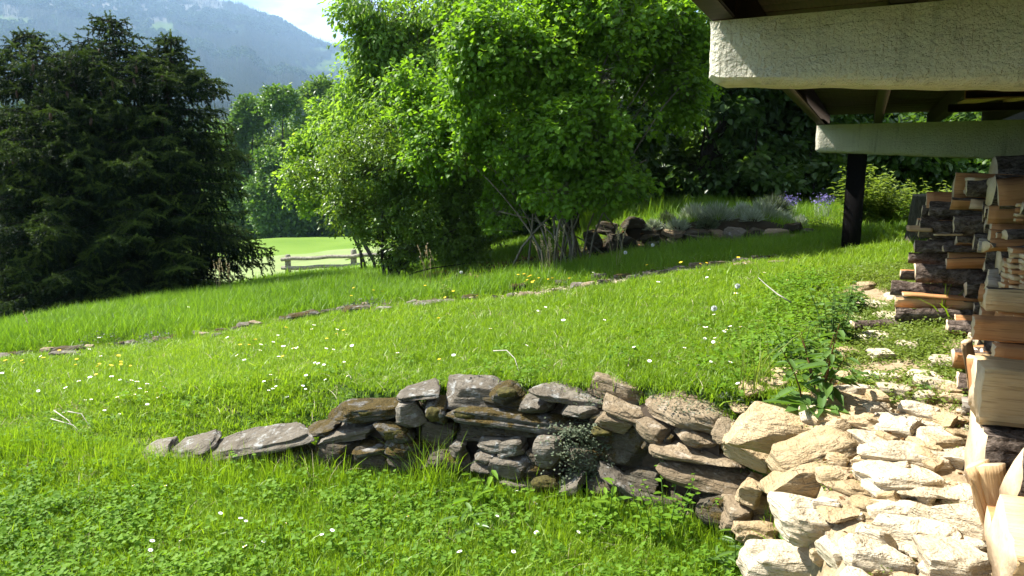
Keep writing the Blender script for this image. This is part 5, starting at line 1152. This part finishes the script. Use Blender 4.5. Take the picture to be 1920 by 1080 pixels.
# ------------------------------------------------------------------ grass and low plants
GP = hidden_set('lawn_tuft', [tuft_mesh(f'lawn_tuft_{k}', 300 + k, 34, .085, .085, .55, .0055, MAT['grass'], 3) for k in range(5)] + [tuft_mesh(f'lawn_tuft_w{k}', 320 + k, 16, .08, .11, .7, .009, MAT['grass'], 3) for k in range(2)] + [tuft_mesh('lawn_tuft_y', 330, 12, .09, .10, .9, .0045, MAT['dry'], 3), rosette_mesh('lawn_tuft_z', 331, 7, .075, .022, .9, MAT['weed'])])
MP = hidden_set('meadow_tuft', [tuft_mesh(f'meadow_tuft_{k}', 340 + k, 40, .16, .24, .42, .0075, MAT['meadow'], 3) for k in range(4)])
CPR = hidden_set('clover_tuft', [clover_mesh(f'clover_{k}', 360 + k, 18, .085, .085, .0115, MAT['clover']) for k in range(3)] + [rosette_mesh(f'clover_r{k}', 370 + k, 9, .075, .024, .8, MAT['weed']) for k in range(2)])
FP = hidden_set('far_tuft', [tuft_mesh(f'far_tuft_{k}', 380 + k, 36, .38, .20, .45, .02, MAT['meadow'], 2) for k in range(3)])
KP = hidden_set('cover_tuft', [herb_mesh(f'cover_{k}', 390 + k, 60, .10, .06, .017, MAT['chick']) for k in range(3)] + [tuft_mesh('cover_g', 399, 12, .06, .07, .6, .006, MAT['chick'], 3)])
rng = np.random.default_rng(50)
def field(n, x0, x1, y0, y1, frus=1.1): 
    x = rng.uniform(x0, x1, n); y = rng.uniform(y0, y1, n); k = np.abs(x) < frus * y + .5; return x[k], y[k]
def place(name, x, y, coll, nk, s0, s1, keep=None, sink=0.0, tall=None, tilt=.12, kidx=None):
    if keep is not None: k = rng.random(len(x)) < keep; x, y = x[k], y[k]; tall = tall[k] if tall is not None else None
    n = len(x); s_ = rng.uniform(s0, s1, n); zs = s_ * (tall if tall is not None else rng.uniform(.75, 1.25, n))
    return scatter(name, np.stack([x, y, EYE + ground_rel(x, y) - sink], -1), np.stack([rng.normal(0, tilt, n), rng.normal(0, tilt, n), rng.uniform(0, 6.28, n)], -1), np.stack([s_, s_, zs], -1), rng.integers(0, nk, n) if kidx is None else kidx(n), coll)
def lawn_keep(x, y):
    ed = 1 - .75 * np.exp(-((y - path_line(x) + .12) / .16) ** 4) * (x < 3.2)
    s = y - wall_y(x); onwall = (s > -.08) & (s < np.where(x < -1, .16, .19)) & (x > -2.45) & (x < 1.25)
    rel = (x - FACE0[0]) * VOUT[0] + (y - FACE0[1]) * VOUT[1]
    k = np.where(onwall, 0.0, 1.0) * (1 - sstep(.25, .8, terrace_mask(x, y))) * (1 - .95 * sstep(.3, .7, gravel_mask(x, y))) * (1 - bare_mask(x, y) * .97) * np.where((rel < .2) & (y < 6.2), 0, 1)
    k = k * np.where((np.abs(y - rock_y(x) - .18) < .22) & (x > 1.0), .1, 1)
    return k * ed
MIXG = lambda n: rng.choice(9, n, p=[.17, .17, .17, .17, .16, .05, .05, .03, .03])
# lower lawn and the garden lawn
x, y = field(36000, -6.4, 1.9, 1.2, 5.4); hgt = .75 + .5 * fbm(xyz(x * 1.5, y * 1.5), 3, 91); place('lawn_grass', x, y, GP, 7, .8, 1.25, lawn_keep(x, y), .004, hgt * np.where(y < wall_y(x), 1.0 + .9 * np.exp(-((y - wall_y(x) + .18) / .16) ** 2) * (x < 1.0), .62) * rng.uniform(.7, 1.3, len(x)), .12, MIXG)
x, y = field(36000, -10.5, 4.6, 4.9, 9.4); hgt = .55 + .4 * fbm(xyz(x * 1.2, y * 1.2), 3, 92); place('lawn_grass', x, y, GP, 7, .9, 1.4, lawn_keep(x, y) * np.where(y > path_line(x) + .1, .75, 1), .004, hgt * rng.uniform(.7, 1.25, len(x)), .12, MIXG)
x, y = field(15000, -6.0, 1.6, 1.2, 4.9); c = np.where(y < wall_y(x) - .05, .75, .07) * (.35 + 1.1 * (fbm(xyz(x * 2, y * 2), 3, 93) > .47)); place('clover_cover', x, y, CPR, 5, .7, 1.35, lawn_keep(x, y) * np.clip(c, 0, 1), .01, None, .15, lambda n: np.where(rng.random(n) < .88, rng.integers(0, 3, n), rng.integers(3, 5, n)))
x, y = field(5000, -7.0, 4.0, 4.2, 8.0); place('clover_cover', x, y, CPR, 5, .6, 1.0, lawn_keep(x, y) * .22 * (fbm(xyz(x * 1.3, y * 1.3), 3, 94) > .5), .015)
# longer meadow beyond the stone edging
x, y = field(22000, -15, 5.5, 7.3, 14.5); kk = lawn_keep(x, y) * sstep(.06, .35, y - path_line(x)); place('meadow_grass', x, y, MP, 4, .7, 1.25, kk * np.where((x > .9) & (y > rock_y(x)), .5, 1), .01, (.45 + .75 * fbm(xyz(x * .9, y * .9), 3, 95)) * np.where(x > .5, .8, 1.0))
x, y = field(10000, -27, 6, 13.5, fA.y - .6); place('meadow_grass', x, y, FP, 3, .7, 1.2, np.where(x > 2, .5, 1.0) * (1 - bare_mask(x, y)), .02, .22 + .78 * sstep(fA.y - 5, fA.y - 11, y))
x, y = field(3500, .9, 6.5, 9.3, 15); place('wild_grass', x, y, MP, 4, .6, 1.1, (y > rock_y(x) + .95) * np.where(x < 3.4, .35, 1.0), .02, 1.0 + .8 * fbm(xyz(x * .8, y * .8), 3, 96))
# weeds creeping over the path
x, y = field(9000, 1.0, 4.2, 2.75, 6.2); rel = (x - FACE0[0]) * VOUT[0] + (y - FACE0[1]) * VOUT[1]; kk = sstep(-.14, .02, rel) * sstep(1.1, .5, rel) * sstep(2.95, 3.25, y + .3 * (fbm(xyz(x * 4, y * 4), 2, 97) - .5)) * sstep(.34, .46, fbm(xyz(x * 2.6, y * 2.6), 3, 98)); place('ground_cover', x, y, KP, 4, .7, 1.3, kk, .005)
x, y = field(4000, .7, 3.8, 3.0, 6.0); rel = (x - FACE0[0]) * VOUT[0] + (y - FACE0[1]) * VOUT[1]; kk = np.exp(-((rel - .85) / .22) ** 2) * .8 * (y > 3.45); place('weed_cover', x, y, CPR, 5, .8, 1.5, kk, .005)
x, y = field(900, .7, 2.4, 1.4, 3.3); place('joint_weeds', x, y, KP, 4, .3, .7, (terrace_mask(x, y) > .5) * .35 * (fbm(xyz(x * 5, y * 5), 2, 99) > .5), .005)
# fallen leaves and chips under the bushes
LP = hidden_set('litter_leaf', [new_mesh(f'litter_{k}', *(lambda r_: (r_[0], [r_[1]], (MAT['dead'],), False, {'rnd': np.full(len(r_[0]), .2 + .2 * k)}))(leaf_np(np.zeros((1, 3)), np.array([[1., .1 * k, .05]]), np.array([[.1, .2, 1.]]), .055, .035, .3, .2))) for k in range(3)])
x, y = field(5000, -2.5, 2.0, 8.3, 12); place('leaf_litter', x, y, LP, 3, .6, 1.3, bare_mask(x, y) * .6, -.01, None, .4)
x, y = field(1500, .8, 2.6, 1.6, 3.4); place('leaf_litter', x, y, LP, 3, .25, .6, terrace_mask(x, y) * .5, -.01, None, .4)

# ------------------------------------------------------------------ single plants
def plant(name, label, cat, base, n, h, leaf, wide, mat, seed, spread=.3, per=9, droop=.2, stem='weed', group=None, topbias=0.0, sr=.003):
    rng = np.random.default_rng(seed); base = Vector((base.x, base.y, max(gz(base.x, base.y), base.z if base.y < 5 else -9))); t_ = thing(name, label, cat, base, group); mb = MB(); C = []; A = []; NN = []; S = []
    for i in range(n):
        az = rng.uniform(0, 6.28); le = spread * math.sqrt(rng.random()); hh = h * rng.uniform(.6, 1.05); r0 = rng.uniform(0, spread * .25)
        pts = [Vector((math.cos(az) * (r0 + le * q ** 1.5 * h), math.sin(az) * (r0 + le * q ** 1.5 * h), hh * q * (1 - .12 * q * le))) for q in np.linspace(0, 1, 5)]
        V, F = tube_np(pts, [sr * (1.2 - q) + .0006 for q in np.linspace(0, 1, 5)], 4, False); mb.add(V, F)
        for k in range(per):
            q = topbias + (1 - topbias) * (k + rng.random()) / per; f = q * 4; j = min(int(f), 3); p = pts[j].lerp(pts[j + 1], f - j); a2 = k * 2.4 + az + rng.normal(0, .3)
            ax = np.array([math.cos(a2), math.sin(a2), .45 - droop * 2 * rng.random()]); C.append(tuple(p)); A.append(ax); NN.append(np.array([-math.cos(a2) * .4, -math.sin(a2) * .4, 1]) + rng.normal(0, .15, 3)); S.append(leaf * (1.15 - .65 * q) * rng.uniform(.75, 1.2))
    V, Q = leaf_np(np.array(C), np.array(A), np.array(NN), np.array(S), np.array(S) * wide, .22, .25 + droop)
    link('foliage', new_mesh('foliage', V, [Q], (MAT[mat],), False, {'rnd': np.repeat(rng.random(len(C)), 6)}), t_)
    link('stalk', mb.mesh('stalk', (MAT[stem],)), t_); return t_
def tuft_thing(name, label, cat, base, n, rad, h, lean, wid, mat, seed, group=None):
    ob = link(name, tuft_mesh(name, seed, n, rad, h, lean, wid, MAT[mat], 4), None, base); return tag(ob, label, cat, group)
def cushion(name, label, cat, base, n, rad, h, size, mat, seed, group=None, tilt=(0, 0, 0)):
    ob = link(name, herb_mesh(name, seed, n, rad, h, size, MAT[mat], 1.2), None, base, tilt); return tag(ob, label, cat, group)
def dome_mesh(name, seed, n, R, H, wid, mat):
    rng = np.random.default_rng(seed); u = nrm(rng.normal(0, 1, (n, 3))); u[:, 2] = np.abs(u[:, 2]); k = .45 + .2 * rng.random(n)
    c = u * np.array([R, R, H]) * k[:, None]; ax = u * np.array([R, R, H]) + rng.normal(0, .25, (n, 3)) * R + np.array([0, 0, .4 * H]); L = R * rng.uniform(.35, .75, n)
    V, Q = leaf_np(c, ax, rng.normal(0, 1, (n, 3)), L, wid * rng.uniform(.7, 1.3, n), .1, .1); return new_mesh(name, V, [Q], (MAT[mat],), False, {'rnd': np.repeat(rng.random(n), 6)})
# tall weed at the terrace edge
plant('broad_leaved_weed', 'tall weed with reddish stalks and drooping grey green leaves at the terrace edge', 'weed', G(1532, 757), 7, .40, .125, .36, 'weed', 1, .30, 9, .25, 'dead', None, .25, .004)
ob = link('dock_rosette', rosette_mesh('dock_rosette', 2, 13, .20, .075, .5, MAT['weed']), None, G(1525, 762, .01)); tag(ob, 'rosette of broad dark leaves at the foot of the tall weed on the terrace', 'weed')
plant('nettle_clump', 'clump of leafy weeds between the lawn and the stone path, beyond the tall weed', 'weed', G(1560, 645), 16, .34, .075, .5, 'weed', 3, .38, 10, .15)
plant('leafy_weed', 'smaller leafy weed close behind the tall one at the lawn edge', 'weed', G(1490, 690), 12, .24, .08, .45, 'weed', 4, .4, 8, .2)
plant('path_weed', 'dark leafy weed halfway along the lawn edge near the far path stones', 'weed', G(1590, 590), 12, .22, .09, .42, 'weed', 5, .4, 8, .2)
plant('low_dark_weed', 'low dark leaved weed on the right of the tall weed, by the flat shaded stone', 'weed', G(1640, 722), 8, .08, .085, .5, 'weed', 6, .9, 6, .2)
tuft_thing('arching_grass', 'arching pale grass tuft at the lawn edge left of the tall weed', 'grass tuft', G(1420, 735), 40, .10, .42, .8, .006, 'chick', 7)
tuft_thing('arching_grass', 'long grass blades growing from the foot of the far wood stack', 'grass tuft', G(1775, 610), 22, .05, .42, .7, .012, 'grass', 8)
tuft_thing('grass_tussock', 'tall yellow green grass tussock growing before the stone wall', 'grass tuft', G(815, 925), 150, .13, .42, .55, .006, 'grass', 9)
tuft_thing('grass_tussock', 'thin grass tuft in the dark wall gap below the long slab', 'grass tuft', G(600, 915), 26, .12, .26, .8, .005, 'dry', 10)
tuft_thing('grass_tussock', 'tuft of broad grass blades at the left end of the long wall slab', 'grass tuft', G(310, 905), 40, .12, .2, .5, .008, 'grass', 11)
plant('dandelion_plant', 'dandelion with toothed bright leaves right of the tall grass tussock', 'weed', G(880, 950), 8, .22, .17, .3, 'clover', 12, .5, 3, .15)
plant('vetch_plant', 'leafy vetch with rounded leaflets climbing in front of the brown wall stones', 'weed', G(1250, 1010), 11, .34, .052, .55, 'clover', 13, .45, 13, .1)
plant('upright_sprout', 'upright broad leaved sprout before the mossy stone at the wall foot', 'weed', G(1135, 985), 4, .26, .13, .34, 'clover', 14, .15, 5, .0)
plant('upright_sprout', 'small clover sprout standing before the dark end of the long slab', 'weed', G(465, 905), 6, .2, .05, .8, 'clover', 15, .3, 6, .1)
plant('spiky_leaved_plant', 'plant with narrow pointed leaves in the grass against the white terrace block', 'weed', G(1385, 1075), 8, .2, .16, .2, 'weed', 16, .6, 8, .1)
plant('spiky_leaved_plant', 'narrow leaved weed low in the front lawn near the bottom edge', 'weed', G(880, 1010), 3, .14, .14, .24, 'weed', 17, .4, 4, .1)
# thyme cushions on the wall
TH = [(1075, 800, 'grey green thyme hanging down over the middle of the stone wall', .15, .05, 420), (975, 752, 'small thyme cushion between the big round stone and the thin slab', .09, .05, 160), (1120, 738, 'flat thyme mat behind the thin slab on the wall top', .19, .04, 300), (1195, 762, 'thyme cushion between brown cap stones left of the tan slab', .09, .05, 200), (1300, 746, 'long thyme mat on the lawn edge above the tan cap stone', .24, .05, 420), (1040, 735, 'thyme patch behind the big grey stone beside the lawn', .13, .04, 200), (1385, 752, 'dark thyme cushion at the right end of the wall top', .10, .05, 160)]
for i, (px, py, lb, r, h, n) in enumerate(TH):
    d = on_wall(px, py) + (.02 if i == 0 else .12); p = P(px, py, d)
    if i: p.z = max(p.z - .02, gz(p.x, p.y))
    cushion('thyme_cushion', lb, 'thyme', p, n, r, h, .016, 'thyme', 20 + i, 'thyme on the stone wall')
rng2 = np.random.default_rng(3); n = 900; q = rng2.random(n); xh = rng2.normal(0, .085, n) + .06 * (q - .5); c = np.stack([xh, -.06 - .05 * rng2.random(n) - .05 * q, -.30 * q ** 1.1 + rng2.normal(0, .02, n)], -1)
b = rng2.uniform(0, 6.28, n); V, Q = leaf_np(c, np.stack([np.cos(b), np.sin(b) - .4, rng2.uniform(-.6, .5, n)], -1), np.stack([rng2.normal(0, .4, n), np.full(n, -.6), np.ones(n)], -1), .016 * rng2.uniform(.6, 1.4, n), .011)
ob = link('thyme_cushion', new_mesh('thyme_cushion', V, [Q], (MAT['thyme'],), False, {'rnd': np.repeat(rng2.random(n), 6)}), None, P(1090, 790, on_wall(1090, 790) - .02)); tag(ob, 'trailing thyme curtain in front of the dark middle of the wall, below the hanging cushion', 'thyme', 'thyme on the stone wall')
# lavender and silvery cushions on the rockery
LV = [(1250, 412, 40, 30), (1300, 402, 46, 36), (1345, 412, 44, 36), (1390, 400, 42, 34), (1325, 428, 36, 24), (1430, 388, 44, 36), (1470, 392, 40, 34), (1410, 420, 34, 22), (1450, 368, 40, 30), (1500, 402, 34, 30), (1225, 425, 30, 22), (1270, 428, 30, 18)]
LW = ['leftmost, at the dark end of the bank', 'over the pale stones at the bank middle', 'before the tall green grass', 'above the pale boulder', 'hanging low over the bank stones', 'beside the violet flowers', 'under the left violet flowers', 'low, right of the pale boulder', 'tallest, behind the violet flowers', 'near the leafy shrub by the post', 'smallest, at the left foot of the bank', 'between the two left stones']
for i, (px, py, rx, ry) in enumerate(LV):
    X, F, U = ray(px, py + ry * .6); y = 9.5
    for _ in range(6): y = float(rock_y(X / F * y)) + .32 + (425 - py) * .012
    s_ = y / F; base = P(px, py + ry * .7, y)
    base.z = max(base.z - .05, gz(base.x, base.y) - .02)
    ob = link('lavender_bush', dome_mesh('lavender_bush', 30 + i, 520, rx * s_ * (.50 + .16 * (i % 3)), ry * (.85 + .25 * (i % 2)) * s_, .008, 'sage' if i % 4 else 'thyme'), None, base); tag(ob, f'silver grey lavender cushion on the rockery, {LW[i]}', 'lavender', 'silvery cushions on the rockery')
for i, (px, py) in enumerate([(1478, 376), (1545, 374)]):
    y = 9.9; s_ = y / ray(px, py)[1]; rg = np.random.default_rng(i); n = 130; c = np.stack([rg.normal(0, 9 * s_, n), rg.normal(0, .08, n), .22 + rg.normal(0, 6 * s_, n)], -1); b = rg.uniform(0, 6.28, n)
    t_ = thing('violet_flowers', ['clump of violet flowers among the lavender left of the post', 'clump of violet flowers beside the leafy shrub at the post'][i], 'flowers', P(px, py, y) - Vector((0, 0, .22)))
    V, Q = leaf_np(c, np.stack([np.cos(b), np.sin(b), rg.uniform(-.2, .8, n)], -1), rg.normal(0, 1, (n, 3)) + [0, 0, .5], .03, .022); link('blossom', new_mesh('blossom', V, [Q], (MAT['violet'],), False, {'rnd': np.repeat(rg.random(n), 6)}), t_)
    link('foliage', tuft_mesh('foliage', 60 + i, 90, .12, .24, .4, .006, MAT['sage'], 3), t_)
# leafy perennials by the post
plant('leafy_perennial', 'bright leafy perennial shrub directly behind the black post', 'shrub', P(1610, 425, 9.4), 60, .80, .14, .34, 'chick', 40, .45, 16, .2)
plant('leafy_perennial', 'bright leafy perennial between the post and the grey stump', 'shrub', P(1660, 415, 9.6), 50, .62, .12, .36, 'chick', 41, .55, 14, .2)
plant('leafy_perennial', 'sunlit bramble like shrub behind the grey stump under the far beam', 'shrub', P(1745, 400, 9.2), 60, .62, .10, .5, 'chick', 42, .8, 14, .2)
plant('leafy_perennial', 'pale leafy shrub at the wood edge left of the dark top block', 'shrub', P(1800, 380, 9.6), 44, .62, .10, .5, 'chick', 43, .7, 14, .2)
plant('leafy_perennial', 'yellowish low plant left of the black post above the rockery', 'shrub', P(1545, 425, 9.3), 16, .26, .07, .4, 'chick', 44, .6, 10, .2)
for i, (px, py, lb) in enumerate([(1250, 392, 'beside the left lavender cushions'), (1440, 372, 'behind the middle of the lavender bank'), (1690, 400, 'right of the black post before the stump')]):
    y = 10.2; p = P(px, py, y); p.z = gz(p.x, p.y); tuft_thing('tall_grass', f'tall fresh green grass clump {lb}', 'grass tuft', p, 90, .3, .42, .5, .008, 'meadow', 80 + i, 'tall grass behind the rockery')
# dry seed heads
def seed_stalks(label, base, n, h, seed, spread=.3, head=.14):
    rg = np.random.default_rng(seed); t_ = thing('seeding_grass', label, 'tall grass', base, 'seeding grass stalks'); mb = MB(); C = []; A = []
    for i in range(int(n * .6)):
        az = rg.uniform(0, 6.28); le = rg.uniform(.05, spread); hh = h * rg.uniform(.6, 1.05); o_ = Vector((rg.normal(0, .06), rg.normal(0, .06), 0)); pts = [o_ + Vector((math.cos(az) * le * hh * q * q, math.sin(az) * le * hh * q * q, hh * q)) for q in np.linspace(0, 1, 5)]
        V, F = tube_np(pts, [.0022, .002, .0017, .0014, .0008], 3, False); mb.add(V, F, 0, rg.random())
        for k in range(22):
            q = 1 - head / hh * rg.random(); f = q * 4; j = min(int(f), 3); C.append(tuple(pts[j].lerp(pts[j + 1], f - j))); a2 = rg.uniform(0, 6.28); A.append((math.cos(a2) * .6, math.sin(a2) * .6, 1))
    C, A = np.array(C), np.array(A, float); V, Q = leaf_np(C, A, rg.normal(0, 1, C.shape), .022, .009); link('seed_head', new_mesh('seed_head', V, [Q], (MAT['dry'],), False, {'rnd': np.repeat(rg.random(len(C)), 6)}), t_); link('stalk', mb.mesh('stalk', (MAT['dry'],)), t_)
seed_stalks('pale seeding grass stalks standing before the hazel stems', G(1030, 520), 22, .62, 1)
seed_stalks('whitish plumed grass in front of the shadow right of the spruce', G(425, 560), 16, .62, 2, .25)
seed_stalks('thin dry stalks before the dark gap under the rounded shrub', G(800, 535), 10, .55, 3)
seed_stalks('sparse seeding grass at the right foot of the hazel', G(1150, 505), 9, .5, 4)
seed_stalks('lone seeding stalks at the left foot of the spruce', G(130, 590), 12, .4, 5)
seed_stalks('single tall dark stalk in the long grass left of the stone edging', G(55, 650), 3, .5, 6)
plant('pale_shoot', 'pale green shoot at the stone edging before the rounded shrub', 'weed', G(838, 560), 5, .26, .06, .5, 'chick', 90, .3, 8, .1)
for i, (px, py, lb) in enumerate([(300, 645, 'on the left part of the stone edging'), (200, 642, 'nearest the dark edging stone at the left'), (690, 582, 'between edging stones before the fence')]): cushion('herb_cushion', f'greyish herb cushion {lb}', 'herb', G(px, py), 260, .28, .14, .03, 'thyme', 95 + i, 'herb cushions on the edging')
tuft_thing('grass_tussock', 'dark green grass tussock standing at the left part of the stone edging', 'grass tuft', G(350, 640), 160, .14, .26, .35, .007, 'grass', 99)
# dry twigs
def twig(label, pts, r, mat='silver_stick'):
    V, F = tube_np(pts, [r * (1 - .6 * i / (len(pts) - 1)) for i in range(len(pts))], 5); o_ = link('dry_twig', new_mesh('dry_twig', V, F, (MAT[mat],), True), None); tag(o_, label, 'twig')
twig('bleached dry twig sticking up over the grass left of the tall weed', [G(1482, 600) + Vector((0, 0, .12)), G(1455, 600) + Vector((0, 0, .18)), G(1432, 590) + Vector((0, 0, .22)), G(1418, 590) + Vector((0, 0, .27))], .006)
twig('curved white dry stem lying on the lawn above the wall', [G(925, 680) + Vector((0, 0, .08)), G(950, 682) + Vector((0, 0, .09)), G(965, 692) + Vector((0, 0, .07)), G(974, 706) + Vector((0, 0, .02))], .004)
for i, (a, b_, c_) in enumerate([((98, 812), (140, 822), (178, 845)), ((104, 796), (130, 812), (160, 835)), ((130, 798), (155, 800), (176, 816))]): twig(['lower of the dry white stalks in the grass left of the wall', 'middle dry white stalk in the grass left of the wall', 'upper short dry white stalk in the grass left of the wall'][i], [G(*a) + Vector((0, 0, .10)), G(*b_) + Vector((0, 0, .09)), G(*c_) + Vector((0, 0, .02))], .004)
# ------------------------------------------------------------------ flowers, one object each
def flower_mesh(name, petals, R, mp, mc, seed, hh=.075):
    rg = np.random.default_rng(seed); mb = MB(); a = np.arange(petals) * 6.283 / petals; c = np.zeros((petals, 3)); c[:, 2] = hh; V, Q = leaf_np(c, np.stack([np.cos(a), np.sin(a), np.full(petals, .18)], -1), np.tile([0, 0, 1.], (petals, 1)), R, R * .45, .05, .0); mb.add(V, [Q], 0)
    V, F = tube_np([(0, 0, hh), (0, 0, hh + .003)], [R * .36, R * .3], 7); mb.add(V, F, 1); V, F = tube_np([(.005, 0, 0), (0, 0, hh)], [.001, .001], 3, False); mb.add(V, F, 2); return mb.mesh(name, (MAT[mp], MAT[mc], MAT['grass']))
dm = [flower_mesh('daisy', 12, .0125, 'petal', 'yolk', k, .07 + .02 * k) for k in range(3)]; ym = [flower_mesh('hawkbit', 10, .015, 'yolk', 'yolk', k, .09 + .02 * k) for k in range(2)]
rng = np.random.default_rng(8); spots = []
for (px, py, sx, sy, n) in [(280, 745, 30, 12, 14), (225, 770, 60, 18, 14), (480, 690, 70, 20, 16), (120, 690, 110, 20, 14), (560, 730, 60, 25, 14), (1345, 640, 22, 12, 14), (1330, 690, 50, 40, 10), (1000, 940, 60, 30, 8), (900, 1010, 110, 40, 8), (1150, 620, 160, 50, 14), (420, 1040, 150, 30, 6), (700, 650, 200, 30, 16), (1370, 520, 60, 16, 8), (90, 610, 80, 15, 8), (300, 990, 200, 50, 6)]:
    for _ in range(n): spots.append((px + rng.normal(0, sx), py + rng.normal(0, sy)))
for i, (px, py) in enumerate(spots):
    p = G(px, py)
    if lawn_keep(np.array([p.x]), np.array([p.y]))[0] < .5: continue
    s_ = rng.uniform(.8, 1.2) * (1 if p.y < 5 else 1.25); ob = link('daisy', dm[i % 3], None, p, (rng.normal(0, .25) + .1, rng.normal(0, .25), rng.uniform(0, 6)), (s_,) * 3); tag(ob, 'small white daisy standing in the lawn', 'daisy', 'daisies in the lawn')
for (px, py, sx, sy, n) in [(215, 705, 26, 8, 12), (470, 668, 14, 5, 6), (60, 700, 50, 10, 7), (610, 650, 120, 30, 8), (1010, 541, 30, 4, 16), (690, 568, 30, 6, 5), (1300, 508, 60, 10, 5), (870, 560, 60, 8, 4), (300, 600, 90, 20, 5)]:
    for k in range(n):
        p = G(px + rng.normal(0, sx), py + rng.normal(0, sy)); s_ = rng.uniform(.8, 1.2) * (1 if p.y < 6 else 1.2); ob = link('hawkbit', ym[k % 2], None, p, (rng.normal(0, .2), rng.normal(0, .2), 0), (s_,) * 3); tag(ob, 'small yellow flower standing in the lawn', 'yellow flower', 'yellow flowers in the lawn')
ck = herb_mesh('dandelion_clock', 5, 60, .019, .0, .012, MAT['clock'])
rg = np.random.default_rng(2); n = 90; u = nrm(rg.normal(0, 1, (n, 3))); V, Q = leaf_np(u * .006 + [0, 0, .16], u, rg.normal(0, 1, (n, 3)), .016, .007); mb = MB(); mb.add(V, [Q], 0); V, F = tube_np([(0, 0, 0), (.004, 0, .08), (0, 0, .155)], [.0016, .0015, .0013], 4, False); mb.add(V, F, 1); ckm = mb.mesh('dandelion_clock', (MAT['clock'], MAT['weed']))
for px, py, lb in [(1381, 575, 'in the lawn left of the bleached twig'), (1337, 622, 'over the daisy cluster near the path'), (1223, 485, 'before the dark stones of the rockery'), (1172, 500, 'beside the hazel foot on the long grass'), (865, 535, 'before the dark gap under the bushes')]: tag(link('dandelion_clock', ckm, None, G(px, py)), f'white dandelion clock {lb}', 'dandelion')
